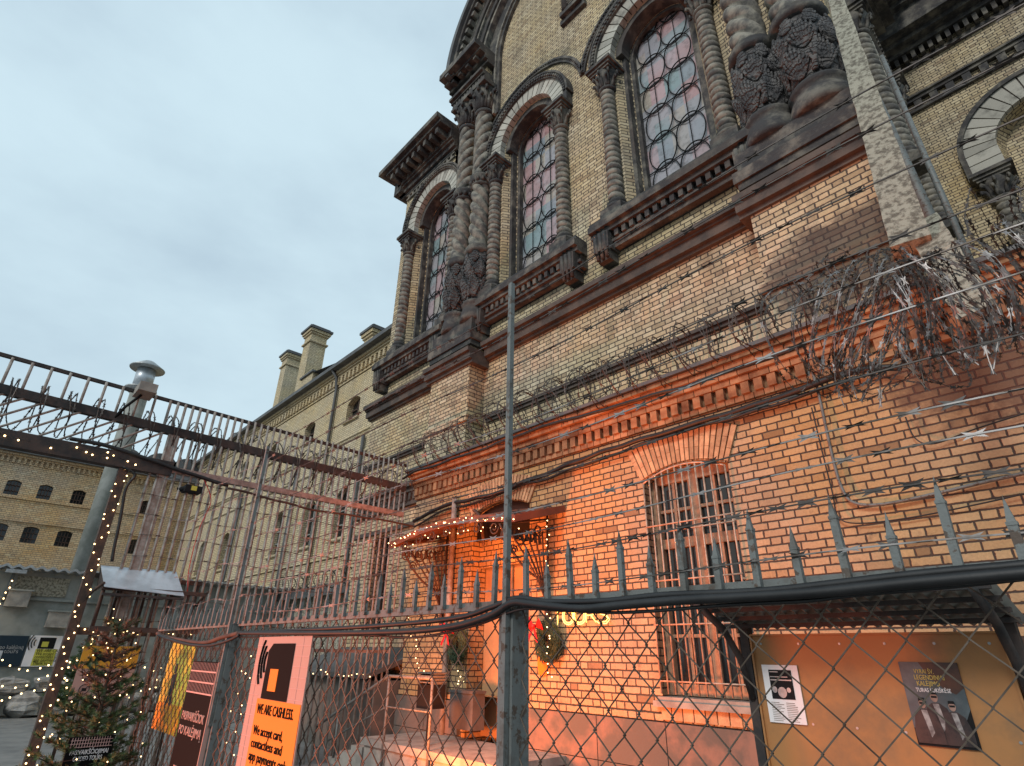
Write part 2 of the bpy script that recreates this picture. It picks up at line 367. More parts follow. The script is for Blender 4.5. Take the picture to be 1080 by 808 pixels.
def column(name,par,T,u,d,z0,z1,r=.155,pitch=.15,amp=.06,starts=1,mat='stone_col',base=.4,cap=.7,nth=24,dz=.0125,neckz=None):
    """rope column: plinth, torus, spiral shaft, leafy capital"""
    P=T(u,d,0); cx,cy=P[0],P[1]
    zs=[z0+base+i*dz for i in range(int((z1-cap-z0-base)/dz)+1)]
    def rf(a,z):
        ph=starts*a+2*math.pi*z/pitch
        return r*(1-.08*(z-z0)/(z1-z0))+amp*(abs(math.sin(ph/2))**.45-.7)
    b=MB(); b.surf(cx,cy,zs,nth,rf); b.build('spiral_shaft',mat,par)
    b=MB(); q=r*1.55
    b.box(cx-q,cx+q,cy-q,cy+q,z0,z0+base*.45)
    b.lathe(cx,cy,[(q*.95,z0+base*.45),(q*1.02,z0+base*.55),(q*.95,z0+base*.66),(r*1.08,z0+base*.72),(r*1.2,z0+base*.8),(r*1.3,z0+base*.87),(r*1.2,z0+base*.96),(r,z0+base*1.0+.02)],20)
    b.build('column_base','stone_dark',par)
    b=MB(); zc=z1-cap
    b.lathe(cx,cy,[(r,zc),(r*1.25,zc+.03),(r*1.25,zc+.07),(r*1.0,zc+.09),(r*1.05,zc+cap*.3),(r*1.25,zc+cap*.5),(r*1.7,zc+cap*.72)],16)
    for k in range(16):
        a=2*math.pi*(k+.5*(k%2))/16; hh=cap*(.45 if k%2 else .68)
        pts=[(cx+math.cos(a)*rr,cy+math.sin(a)*rr,zc+zz) for rr,zz in((r*1.02,.09),(r*1.15,hh*.55),(r*1.5,hh*.9),(r*1.9,hh),(r*1.95,hh*.85),(r*1.7,hh*.78))]
        b.tube(pts,.035,5,rf=lambda t:r*(.26-.12*t))
    q=r*1.75; z=zc+cap*.72
    for k,(p,h) in enumerate(((.92,.06),(1.05,.07),(1.22,.08))):
        b.box(cx-q*p,cx+q*p,cy-q*p,cy+q*p,z,z+h*cap/.7*1.0); z+=h*cap/.7
    b.build('capital','stone_dark',par)
def voussoirs(par,T,c,spring,r0,r1,d0,d1,legs,n=19,mat='stone_light',name='arch_stones'):
    b=MB(T)
    for i in range(n):
        a0=math.pi*i/n+.011/r0;a1=math.pi*(i+1)/n-.011/r0
        b.ring(c,spring,r0,r1,d0,d1,a0,a1,2)
    z=spring
    while z-.3>legs-.02:
        for s in(-1,1): b.box(min(c+s*r0,c+s*r1),max(c+s*r0,c+s*r1),d0,d1,z-.3+.02,z-.008)
        z-=.3
    if z-legs>.02:
        for s in(-1,1): b.box(min(c+s*r0,c+s*r1),max(c+s*r0,c+s*r1),d0,d1,legs,z-.008)
    b.build(name,mat,par)
    b=MB(T); b.ring(c,spring,r0+.03,r1-.005,d0+.005,d1-.03,0,math.pi,40)
    for s in(-1,1): b.box(min(c+s*(r0+.03),c+s*(r1-.005)),max(c+s*(r0+.03),c+s*(r1-.005)),d0+.005,d1-.03,legs,spring)
    b.build('arch_bedding','stone_brown',par)
def grille(b,T_,c,hw,z0,sp,rr=.012,s=.56,d=-.415):
    b.T=T_
    def ins(u,v): return abs(u-c)<hw and v>z0 and (v<sp or (u-c)**2+(v-sp)**2<hw*hw)
    zt=sp+hw
    s=.60
    for i in(-.5,.5):
        u=c+i*s; top=sp+math.sqrt(max(0,hw*hw-(u-c)**2)); b.tube([(u,d,z0),(u,d,top)],rr*.8,4)
    k=0
    while z0+.35+k*.76<zt-.1:
        v=z0+.35+k*.76; w=hw if v<sp else math.sqrt(max(0,hw*hw-(v-sp)**2)); b.tube([(c-w,d,v),(c+w,d,v)],rr,4); k+=1
    for i in(-.5,.5):
        for k in range(0,int((zt-z0)/s)+2):
            cu,cv=c+i*s,z0-.02+k*.76+(.0 if i<0 else .0); run=[]
            for q in range(41):
                a=2*math.pi*q/40; u=cu+math.cos(a)*s*.50; v=cv+math.sin(a)*.46
                if ins(u,v): run.append((u,d+.015,v))
                else:
                    if len(run)>1: b.tube(run,rr*1.4,4)
                    run=[]
            if len(run)>1: b.tube(run,rr*1.1,4)
def dentils(b,u0,u1,pitch,w,d0,d1,v0,v1):
    k=int((u1-u0)/pitch)
    for i in range(k):
        a=u0+(i+.5)*(u1-u0)/k; b.box(a-w/2,a+w/2,d0,d1,v0,v1)
def church_window(T,c,sp=SP,glass='glass',sill=SILL,lay=True,capz=13.0):
    w=None
    bb=MB(T); pane(bb,dict(c=c,w=.7,sill=sill,spring=sp,round=True),.44)
    w=bb.build('arched_window',glass,ch)
    voussoirs(w,T,c,sp,.92,1.30,-.05,.14,capz)
    b=MB(T); b.ring(c,sp,1.30,1.42,-.05,.2,0,math.pi,32)
    for k in range(44):
        a=math.pi*(k+.5)/44; u,v=c+1.36*math.cos(a),sp+1.36*math.sin(a)
        b.box(u-.03,u+.03,.2,.235,v-.03,v+.03)
    for s in(-1,1): b.box(min(c+s*1.3,c+s*1.42),max(c+s*1.3,c+s*1.42),-.05,.2,capz,sp)
    b.ring(c,sp,1.42,1.47,-.05,.23,0,math.pi,32)
    b.build('carved_hood','stone_dark',w)
    b=MB(T); b.ring(c,sp,.66,.74,-.44,-.32,0,math.pi,24)
    for s in(-1,1): b.box(min(c+s*.66,c+s*.74),max(c+s*.66,c+s*.74),-.44,-.32,sill,sp)
    b.ring(c,sp,.74,.9,-.3,-.02,0,math.pi,24)
    for s in(-1,1): b.box(min(c+s*.76,c+s*.84),max(c+s*.76,c+s*.84),-.3,-.16,sill,sp)
    b.build('jamb_moulding','stone_dark',w)
    b=MB(); grille(b,T,c,.66,sill,sp); b.build('iron_grille','black',w)
    for s in(-1,1): column('column',w,T,c+s*1.12,.08,sill+.0,capz,.15,.15)
    return w
for i,c in enumerate(WX):
    w=church_window(YF(WY),c)
    b=MB(YF(WY)); u0,u1=c-1.62,c+1.62
    if i==0: u0,u1=c-1.95,c+1.2
    moulding(b,u0,u1,[(8.25,8.35,.16),(8.35,8.41,.22),(8.57,8.67,.3),(8.67,8.81,.38),(8.81,8.90,.33)])
    b.box(u0+.05,u1-.05,-.05,.14,8.41,8.57); dentils(b,u0+.3,u1-.3,.16,.085,.14,.26,8.42,8.56)
    for s in(u0+.25,u1-.25): 
        b.box(s-.17,s+.17,-.05,.34,8.20,8.565); b.box(s-.13,s+.13,-.05,.26,8.0,8.20)
        for k in(-.1,0,.1): b.tube([(s+k,.30,8.02),(s+k,.36,8.55)],.035,6)
    b.build('window_sill','stone_dark',w)
# relieving hood arches of thin moulded brick
b=MB(YF(WY))
for c in WX[1:]:
    b.ring(c,SP+.1,1.72,1.77,-.02,.06,.12,math.pi-.12,40); b.ring(c,SP+.1,1.80,1.86,-.02,.09,.14,math.pi-.14,40)
    for k in range(60):
        a=.14+(math.pi-.28)*k/59; u,v=c+1.785*math.cos(a),SP+.1+1.785*math.sin(a); b.box(u-.02,u+.02,-.01,.075,v-.02,v+.02)
b.build('relieving_moulding','stone_dark',ch)
# blind niche high between the windows
b=MB(YF(WY)); 
b.box(-5.95,-5.15,-.05,.10,16.0,16.16); b.box(-5.88,-5.22,-.02,.2,16.16,16.3)
for u in(-5.72,-5.38): b.tube([(u,.12,16.3),(u,.12,19)],.12,10)
b.build('blind_niche','stone_dark',ch)
b=MB(YF(WY)); 
for k in range(60): 
    z=16.4+k*.045
    b.box(-5.66,-5.44,.0,.17+.02*(k%2),z,z+.03)
b.build('niche_column','stone_col',ch)
# gable archivolts
GZ=17.3
for (r0,r1,d,nm,mt) in((2.9,3.0,.10,'archivolt','stone_dark'),(3.0,3.07,.16,'archivolt','stone_col'),(3.07,3.48,.12,'archivolt','stone_dark'),(3.48,3.58,.30,'archivolt','stone_col'),(3.58,3.76,.36,'archivolt','stone_dark'),(3.76,3.83,.44,'archivolt','stone_col'),(3.83,4.03,.5,'archivolt','stone_dark'),(4.2,4.32,.78,'archivolt','stone_dark'),(4.32,4.48,.9,'archivolt','roof_metal')):
    b=MB(YF(WY)); b.ring(GC,GZ,r0,r1,-.3,d,0,math.pi,64)
    leg=15.0 if r0<3.05 else (16.4 if r0<3.8 else 17.2)
    for s_ in(-1,1):
        b.box(min(GC+s_*r0,GC+s_*r1),max(GC+s_*r0,GC+s_*r1),-.3,d,leg,GZ)
    b.build(nm,mt,ch)
b=MB(YF(WY)); b.ring(GC,GZ,4.03,4.2,-.3,.52,0,math.pi,64)
for k in range(44):
    a=math.pi*(k+.5)/44; b.ring(GC,GZ,4.05,4.18,.50,.72,a-.018,a+.018,1)
b.build('gable_dentils','stone_col',ch)
# left bay cornice
b=MB(YF(WY)); moulding(b,-13.2,-10.2,[(15.15,15.25,.08),(15.25,15.42,.16),(15.42,15.5,.24),(15.8,15.92,.72),(15.92,16.1,.85)])
b.box(-13.1,-10.2,-.05,.3,15.5,15.8); dentils(b,-13.1,-10.3,.3,.13,.3,.66,15.56,15.79)
b.box(-13.5,-13.2,-3,.85,15.92,16.1); b.box(-13.3,-12.9,-3,.3,15.25,15.9)
b.build('cornice','stone_dark',ch)
b=MB(YF(WY)); moulding(b,-12.85,-10.3,[(14.93,14.98,.06),(15.09,15.13,.07)]); dentils(b,-12.8,-10.35,.19,.09,-.02,.06,14.98,15.09); b.build('cornice_band','stone_col',ch)
# buttress with twin columns (left) : pier, string, columns, entablature
def buttress(u0,u1,d,cols,colrs):
    p=None
    b=MB(YF(WY)); b.box(u0,u1,-.2,d,0,8.0); 
    b.box(u0+.1,u1-.1,-.2,d-.35,8.0,17.2)
    pr=b.build('buttress','brick_church',ch)
    b=MB(YF(WY)); b.box(u0-.03,u1+.03,-.2,d+.03,7.98,8.35); b.box(u0-.10,u1+.10,-.2,d+.10,7.78,7.98); b.box(u0-.06,u1+.06,-.2,d+.06,7.66,7.78)
    b.build('pedestal','stone_dark',pr)
    b=MB(YF(WY)); moulding(b,u0-.14,u1+.14,[(7.18,7.26,d+.05),(7.26,7.42,d+.12),(7.42,7.52,d+.18)]); b.build('string_course','stone_brown',pr)
    b=MB(YF(WY)); b.box(u0-.06,u1+.06,-.2,d+.08,5.86,6.0); b.box(u0-.02,u1+.02,-.2,d+.04,0,5.86); b.build('base_course','brick_church',pr)
    for u,colr in zip(cols,colrs):
        cx,cy=u,WY-d+colr*.95; z0=8.35
        b=MB(); b.lathe(cx,cy,[(colr*1.35,z0),(colr*1.4,z0+.08),(colr*1.25,z0+.28),(colr*1.12,z0+.40),(colr*1.2,z0+.43),(colr*1.27,z0+.48),(colr*1.2,z0+.53),(colr*1.0,z0+.56)],32); b.build('column_base','stone_dark',pr)
        # carved foliage drum
        z1=z0+.56; H=1.35
        def rf(a,z):
            t=(z-z1)/H; e=math.sin(math.pi*min(1,t*1.02))**.7 if 0<t<1 else 0
            return colr*(1.0+.22*e)+.035*math.sin(5*a+6*t)*math.sin(3.2*a-9*t)*e
        b=MB(); b.surf(cx,cy,[z1+H*i/40 for i in range(41)],48,rf)
        for k in range(4):
            a0=2*math.pi*k/4+.3; s=1 if k%2 else -1
            pts=[]
            for i in range(26):   # acanthus stem ending in a volute
                t=i/25; 
                if t<.55: aa=a0+s*.55*t; zz=z1+.05+H*.9*t
                else:
                    q=(t-.55)/.45; rad=.16*(1-q*.8); an=q*2*math.pi*1.4
                    aa=a0+s*.30+s*(.16-rad*math.cos(an))/colr*.9; zz=z1+.05+H*.5+rad*math.sin(an)*1.0
                r=rf(aa,zz)+.025; pts.append((cx+math.cos(aa)*r,cy+math.sin(aa)*r,zz))
            b.tube(pts,.03,6,rf=lambda t:.045-.025*t)
        for row,(zr,sc) in enumerate(((.02,1.0),(.40,.9),(.74,.62))):
            for k in range(7):
                a0=2*math.pi*(k+.5*(row%2))/7
                for lob in range(-4,5):
                    pp=[]; sp_=lob/4
                    for i in range(7):
                        q=i/6; aa=a0+sp_*(.62*q**.8)*(1-.25*q)*sc; zz=z1+H*zr+H*.46*sc*q*(1-.38*abs(sp_)**1.5)-.05*abs(sp_)*q*q
                        zz=min(zz,z1+H-.03); r=rf(aa,zz)+.012+.04*q*q*(1-.4*abs(sp_)); pp.append((cx+math.cos(aa)*r,cy+math.sin(aa)*r,zz))
                    b.tube(pp,.02,5,rf=lambda t:.017+.022*t*(1-t)*4*.6)
        b.build('carved_drum','stone_carved',pr)
        z2=z1+H
        b=MB(); b.lathe(cx,cy,[(colr*1.0,z2-.02),(colr*1.25,z2+.02),(colr*1.32,z2+.08),(colr*1.22,z2+.14),(colr*1.26,z2+.18),(colr*1.1,z2+.24),(colr*.9,z2+.25)],32); b.build('collar','stone_dark',pr)
        def shaft(za,zb,hand):
            zs=[za+i*.025 for i in range(int((zb-za)/.025)+1)]
            b=MB(); b.surf(cx,cy,zs,64,lambda a,z: colr*.93+.095*(abs(math.sin((4*a+hand*2*math.pi*z/.36*1.0)/2))**.45-.75))
            b.build('twisted_shaft','stone_col',pr)
        shaft(z2+.22,12.45,1); 
        b=MB(); b.lathe(cx,cy,[(colr*.85,12.4),(colr*1.12,12.44),(colr*1.05,12.5),(colr*.95,12.56),(colr*1.2,12.68),(colr*1.22,12.75),(colr*.9,12.8)],28)
        for k in range(12):
            a=2*math.pi*k/12; b.tube([(cx+math.cos(a)*colr*.95,cy+math.sin(a)*colr*.95,12.52),(cx+math.cos(a)*colr*1.18,cy+math.sin(a)*colr*1.18,12.62)],.05,6)
        b.build('ring','stone_dark',pr)
        shaft(12.8,15.1,-1)
        b=MB(); b.lathe(cx,cy,[(colr*.9,15.05),(colr*1.15,15.08),(colr*1.15,15.16),(colr*.92,15.2),(colr*1.0,15.6),(colr*1.5,16.0)],24)
        for k in range(20):
            a=2*math.pi*k/20; hh=.42 if k%2 else .72
            b.tube([(cx+math.cos(a)*rr*colr,cy+math.sin(a)*rr*colr,15.2+zz) for rr,zz in((.95,0),(1.1,hh*.6),(1.45,hh),(1.7,hh*.95),(1.6,hh*.8))],.05,5,rf=lambda t:.07-.03*t)
        q=colr*1.55; b.box(cx-q,cx+q,cy-q,cy+q,15.98,16.15); b.build('capital','stone_dark',pr)
    b=MB(YF(WY)); moulding(b,u0-.05,u1+.05,[(16.15,16.22,d+.08),(16.22,16.42,d+.02),(16.42,16.5,d+.1),(16.5,16.6,d+.18)])
    dentils(b,u0,u1,.12,.07,d+.02,d+.07,16.24,16.4)
    b.build('entablature','stone_dark',pr)
    b=MB(YF(WY)); b.box(u0+.05,u1-.05,-.2,d-.1,16.6,16.95); b.build('entablature_block','brick_church',pr)
    b=MB(YF(WY)); moulding(b,u0-.2,u1+.1,[(16.95,17.05,d),(17.05,17.2,d+.1),(17.2,17.3,d+.3),(17.3,17.52,d+.5)])
    dentils(b,u0,u1,.3,.13,d+.08,d+.28,17.07,17.19)
    b.build('cornice','stone_dark',pr)
    return pr
buttress(-9.95,-8.55,.42,(-9.47,-8.76),(.24,.25))
buttress(-2.3,-.62,.42,(-1.84,-1.14),(.29,.33))
# string courses between buttresses
for a,c_ in((-13.45,-10.1),(-8.4,-2.45)):
    b=MB(YF(WY)); moulding(b,a,c_,[(7.35,7.41,.08),(7.41,7.58,.16),(7.58,7.62,.2),(7.62,7.72,.27)]); b.build('string_course','stone_brown',ch)
    b=MB(YF(WY)); moulding(b,a,c_,[(5.90,5.96,.06),(5.96,6.02,.10)]); b.build('base_moulding','stone_brown',ch)
b=MB(YF(WY)); moulding(b,-13.5,-10.2,[(4.62,4.72,.1),(4.9,5.0,.16),(5.0,5.12,.24)]); dentils(b,-13.4,-10.3,.17,.09,0,.13,4.72,4.9)
moulding(b,-13.45,-10.3,[(4.14,4.22,.07)]); b.build('lower_cornice','stone_brown',ch)
# windows in the return wall and on the nave
church_window(XF(-.75),10.6,glass='glass_dark')
b=MB(YF(NY)); b.ring(1.62,13.1,1.62,1.74,-.05,.2,0,math.pi,32); 
for s in(-1,1): b.box(min(1.62+s*1.62,1.62+s*1.74),max(1.62+s*1.62,1.62+s*1.74),-.05,.2,12.3,13.1)
w=b.build('blind_window','stone_dark',ch)
voussoirs(w,YF(NY),1.62,13.1,.98,1.62,-.05,.14,12.35,17)
for s in(-1,1): column('column',w,YF(NY),1.62+s*1.3,.02,8.6,12.35,.2,.2,cap=.8)
b=MB(YF(NY)); moulding(b,-.7,9,[(15.35,15.45,.1),(15.7,15.8,.14),(15.8,15.86,.2),(16.9,17.0,.12),(17.3,17.45,.35),(17.45,17.6,.6),(18.3,18.45,1.1),(18.45,18.7,1.3)]); dentils(b,-.6,9,.36,.18,0,.12,15.45,15.7); dentils(b,-.6,9,.2,.1,0,.3,17.02,17.28); b.box(-.7,9,-.05,.9,17.6,18.3)
b.build('nave_cornice','stone_dark',ch)
b=MB(XF(-.75)); 
for z0,z1,p in((15.35,15.45,.1),(15.7,15.8,.14),(17.3,17.45,.35),(17.45,17.6,.6),(18.3,18.7,.9)): b.box(7.1,14.2,-.05,p,z0,z1)
b.build('return_cornice','stone_dark',ch)
# ------------------------------------------------------------------ annex (entrance building)
AY=6.4
an=thing('entrance_building','low brick entrance building with toothed cornice lit orange in front of the church','building',(-5,AY,0))
A0,A1=-9.86,3.0
dh=dict(c=-7.25,w=.72,sill=.45,spring=3.82,rise=.16,dep=.32)
wh=dict(c=-3.71,w=.61,sill=1.18,spring=3.74,rise=.14,dep=.26)
b=MB(YF(AY)); wall(b,A0,A1,1.02,4.98,[dict(dh,sill=1.02),wh]); b.box(A0,A0+.05,-.6,-.001,0,4.98); b.box(A1-.05,A1,-.6,-.001,0,4.98)
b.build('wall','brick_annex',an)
b=MB(YF(AY)); b.box(A0,dh['c']-dh['w'],-.55,.0,0,1.019); b.box(dh['c']+dh['w'],A1,-.55,.0,0,1.019); b.box(A0,dh['c']-dh['w'],-.5,.03,.94,1.015);b.box(dh['c']+dh['w'],A1,-.5,.03,.94,1.015)
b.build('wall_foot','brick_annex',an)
b=MB(YF(AY))
x=dh['c']+dh['w']+.01; k=0
while x<A1:
    w=1.25 if k%2==0 else 1.0
    for z0,z1 in((.02,.46),(.47,.93)): b.box(x,min(A1,x+w)-.012,-.3,.07,z0,z1)
    x+=w;k+=1
b.build('plinth','plinth',an); b=MB(YF(AY))
x=A0
while x<dh['c']-dh['w']-.1:
    for z0,z1 in((.02,.46),(.47,.93)): b.box(x,min(dh['c']-dh['w'],x+.9)-.012,-.3,.07,z0,z1)
    x+=.9
b.build('plinth','plinth',an)
# roof slab + drip edge
b=MB(YF(AY)); b.box(A0-.05,A1,-.58,.30,4.98,5.03); b.build('roof','roof_metal',an)
# toothed cornice: individual bricks
b=MB(YF(AY)); 
def course(z0,z1,p,w,gap=.01,off=0,inset=0):
    x=A0+off
    while x<A1:
        b.box(x,x+w-gap,-.02,p,z0,z1); x+=w
course(4.44,4.51,.05,.125); 
course(4.67,4.745,.10,.25,off=.0); course(4.755,4.83,.14,.25,off=-.12); course(4.84,4.905,.20,.25); course(4.912,4.975,.25,.25,off=-.12)
b.box(A0,A1,-.02,.015,4.51,4.67); 
x=A0+.02
while x<A1: b.box(x,x+.10,0,.085,4.515,4.665); x+=.165
b.build('toothed_cornice','brick_cornice',an)
def flatarch(c,w,sp,rise,name,top,par=None):
    b=MB(YF(AY)); n=int(2*w*1.22/.075)
    for i in range(n):
        t0=-1+2*i/n+.012; t1=-1+2*(i+1)/n-.012
        f=lambda t:(c+t*w*1.03,sp+rise*(1-t*t)+.01); g=lambda t:(c+t*w*1.32,top-.2*t*t)
        def pt(t,q): 
            a,e=f(t),g(t); return a[0]+(e[0]-a[0])*q,a[1]+(e[1]-a[1])*q
        br=(0,.34,.35,1) if i%2 else (0,.64,.65,1)
        for q0,q1 in((br[0],br[1]),(br[2],br[3])):
            p=[pt(t0,q0),pt(t1,q0),pt(t1,q1),pt(t0,q1)]
            vs=[(u,.0,v) for u,v in p]+[(u,.035,v) for u,v in p]
            b.add(vs,[(0,1,2,3),(7,6,5,4),(0,4,5,1),(1,5,6,2),(2,6,7,3),(3,7,4,0)])
    return b.build(name,'brick_solid',an)
flatarch(-3.71,.62,3.74,.14,'window_arch',4.36); flatarch(dh['c'],.72,3.82,.16,'door_arch',4.4)
# barred window
wn=MB(YF(AY)); D=-.2
def bx(b,u0,u1,v0,v1,d0,d1): b.box(u0,u1,d0,d1,v0,v1)
c,w=-3.71,.61
for u0,u1 in((c-w,c-w+.09),(c+w-.09,c+w),(c-.06,c+.06)): bx(wn,u0,u1,1.2,3.86,D-.05,D+.03)
for v0,v1 in((1.2,1.32),(2.86,2.98),(3.70,3.88)): bx(wn,c-w+.09,c-.06,v0,v1,D-.05,D+.02); bx(wn,c+.06,c+w-.09,v0,v1,D-.05,D+.02)
for s in(-1,1):
    for z0,z1 in((1.32,2.86),(2.98,3.7)):
        u=c+s*.29; bx(wn,u-.02,u+.02,z0,z1,D-.04,D+.01)
        for q in(1,2) if z1<3 else (1,): z=z0+(z1-z0)*q/3 if z1<3 else (z0+z1)/2; bx(wn,c+(s*.06 if s>0 else -w+.09),c+(w-.09 if s>0 else -.06),z-.018,z+.018,D-.035,D+.008)
wf=wn.build('window','frame_wood',an)
b=MB(YF(AY)); bx(b,c-w+.03,c+w-.03,1.25,3.85,-.24,-.235); b.build('pane','glass_dark',wf)
b=MB(YF(AY))
nb=13
for i in range(nb):
    u=c-w+.02+(2*w-.04)*i/(nb-1); t=(u-c)/w; top=3.70+.14*(1-t*t)
    b.tube([(u,.05,1.22),(u,.05,top)],.011,6)
for z in(1.35,1.95,2.45,3.03,3.12): b.tube([(c-w,.055,z),(c+w,.055,z)],.010,6)
b.tube([(c-w+.02+(2*w-.04)*i/20,.05,3.70+.14*(1-((i-10)/10)**2)) for i in range(21)],.012,6)
for z in(1.4,2.4,3.05):
    for s in(-1,1): b.tube([(c+s*(w-.01),.05,z),(c+s*(w-.01),-.12,z)],.012,5)
b.build('grille','grille_paint',wf)
b=MB(YF(AY)); b.box(c-w-.06,c+w+.06,-.2,.12,1.09,1.15); b.box(c-w-.03,c+w+.03,-.26,.06,1.15,1.19); b.build('sill','concrete',wf)
b=MB(YF(AY)); 
for i in range(9): u=c-w+i*.14; b.box(u,u+.125,0,.05,.96,1.085)
b.build('sill_bricks','brick_solid',wf)
# door
dc,dw=dh['c'],dh['w']
b=MB(YF(AY)); b.box(dc-dw,dc+dw,-.40,-.33,.45,2.95); 
for s in(-1,1): b.box(dc+s*dw*.5-.26,dc+s*dw*.5+.26,-.33,-.315,.6,1.5)
dr=b.build('door','door_tan',an)
b=MB(YF(AY)); b.box(dc+.16,dc+.36,-.34,-.30,1.7,2.5); b.build('door_window','glass_dark',dr)
b=MB(YF(AY)); b.box(dc-.02,dc+.02,-.34,-.30,.46,2.94); b.tube([(dc+.08,-.32,1.4),(dc+.08,-.26,1.4),(dc+.08,-.26,1.6),(dc+.08,-.32,1.6)],.012,6); b.build('handle','iron_grey',dr)
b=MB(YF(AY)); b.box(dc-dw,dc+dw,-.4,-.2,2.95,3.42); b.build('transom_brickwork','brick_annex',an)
b=MB(YF(AY)); b.box(dc-dw,dc+dw,-.4,-.1,3.42,4.02); b.build('transom_panel','black',an)
# canopy
cp=thing('door_canopy','thin red-brown metal canopy with scrolled iron brackets over the entrance door','canopy',(-7.3,6.0,3.3))
CX0,CX1,CY0,CY1=-9.0,-5.75,5.35,6.38
b=MB(); m=16
for i in range(m):
    a,e=i/m,(i+1)/m
    def cz(t,y): return 3.30+.16*math.sin(math.pi*t)+.30*(y-CY0)/(CY1-CY0)
    xa,xb=CX0+(CX1-CX0)*a,CX0+(CX1-CX0)*e
    for dz in(0,.03): b.quad((xa,CY0,cz(a,CY0)+dz),(xb,CY0,cz(e,CY0)+dz),(xb,CY1,cz(e,CY1)+dz),(xa,CY1,cz(a,CY1)+dz))
    b.quad((xa,CY0,cz(a,CY0)-.05),(xb,CY0,cz(e,CY0)-.05),(xb,CY0,cz(e,CY0)+.05),(xa,CY0,cz(a,CY0)+.05))
for t in (0,1):
    x=CX0+(CX1-CX0)*t; b.quad((x,CY0,3.25),(x,CY1,3.55),(x,CY1,3.66),(x,CY0,3.36))
b.build('canopy_roof','canopy',cp)
def scroll(cx,cz,r,s,turns=1.4,n=26,a0=0): 
    return [(cx+math.cos(a0+s*2*math.pi*turns*i/n)*r*(1-.75*i/n),cz+math.sin(a0+s*2*math.pi*turns*i/n)*r*(1-.75*i/n)) for i in range(n+1)]
for X in(CX0+.35,CX1-.35):
    b=MB()
    for k in range(5):     # fan of curved stems
        p=[(X+.02*k-.04,CY1-.05-(.05+.20*k)*(t**1.8)*1.0,2.05+(1.25)*t-.02*k) for t in [i/12 for i in range(13)]]
        b.tube(p,.014,5)
    b.tube([(X,CY1-.03,2.0),(X,CY1-.03,3.55)],.018,5); b.tube([(X,CY0+.05,3.28),(X,CY1,3.50)],.016,5)
    b.tube([(X,CY1-.05-.95*(t**.7),2.6+.68*t**1.6) for t in [i/14 for i in range(15)]],.018,5)
    for (y,z,r,s) in((CY0+.16,3.12,.13,1),(CY0+.42,3.15,.12,-1),(CY0+.66,3.2,.11,1),(CY0+.3,2.95,.08,1),(CY1-.22,3.3,.1,-1)):
        b.tube([(X,p,q) for p,q in scroll(y,z,r,s)],.012,5)
    for k in range(9):
        y=CY0+.1+.09*k; b.tube([(X+.02,y,3.1),(X+.03,y-.03,3.2),(X,y+.03,3.26)],.02,5,rf=lambda t:.028-.02*t)
    b.build('bracket','rust',cp)
b=MB()
for k in range(7):
    x=CX0+.5+k*.38
    b.tube([(p,CY0+.03,q) for p,q in scroll(x,3.30+.16*math.sin(math.pi*(x-CX0)/(CX1-CX0))-.13,.10,1 if k%2 else -1)],.010,5)
b.build('valance','rust',cp)
# landing, steps, handrail
st=thing('entrance_steps','concrete steps climbing from the left to the landing at the entrance door','steps',(-8,5.8,0))
b=MB(); b.box(-8.9,-5.8,5.15,6.33,.36,.45); b.box(-8.85,-5.85,5.2,6.33,0,.36)
for i in range(3): b.box(-8.9-.34*(i+1),-8.9-.34*i-.002,5.2,6.25,0,.36-.11*(i+1)+.06)
b.build('treads','concrete',st)
hr=thing('handrail','bent grey tube handrail beside the entrance steps','handrail',(-9.5,5.15,0))
b=MB(); p1=onY(411,713,5.15); p0=onY(333,765,5.15)
b.tube([(p0.x,5.15,p0.z-.5),(p0.x,5.15,p0.z-.06),(p0.x+.06,5.15,p0.z),(p1.x-.1,5.15,p1.z-.03),(p1.x,5.15,p1.z),(p1.x+1.1,5.15,p1.z)],.022,8); b.build('rail','iron_grey',hr)
for x in(p0.x+.75,p1.x,p1.x+1.1):
    zt=p0.z+(p1.z-p0.z)*min(1,(x-p0.x)/(p1.x-p0.x)); b=MB(); b.tube([(x,5.15,.1),(x,5.15,zt)],.02,8); b.build('post','iron_grey',hr)
b=MB(); b.tube([(p0.x,5.15,p0.z-.35),(p1.x,5.15,p1.z-.4),(p1.x+1.1,5.15,p1.z-.4)],.012,6); b.build('mid_rail','iron_grey',hr)
bn=thing('ash_bin','slim black litter bin with slotted top on the landing left of the door','bin',onY(456,770,5.45).to_tuple())
q=onY(456,712,5.45); b=MB(); b.box(q.x-.16,q.x+.16,5.32,5.58,q.z-.42,q.z-.12); b.box(q.x-.02,q.x+.02,5.42,5.47,.46,q.z-.42); b.build('bin_body','black',bn)
b=MB(); 
for k in range(4): b.box(q.x-.17,q.x+.17,5.31,5.59,q.z-.10+k*.04,q.z-.085+k*.04)
b.box(q.x-.15,q.x-.13,5.33,5.57,q.z-.12,q.z+.04);b.box(q.x+.13,q.x+.15,5.33,5.57,q.z-.12,q.z+.04); b.build('slotted_top','iron_grey',bn)
q=onY(492,735,6.2); b=MB(); b.box(q.x-.28,q.x+.28,6.1,6.33,q.z-.42,q.z+.05); o=b.build('meter_box','roof_metal'); tag(o,'plain grey metal cabinet low on the wall left of the entrance door','cabinet')
b=MB(); b.box(q.x-.3,q.x+.3,6.08,6.34,q.z+.052,q.z+.09); b.build('lid','roof_metal',o)
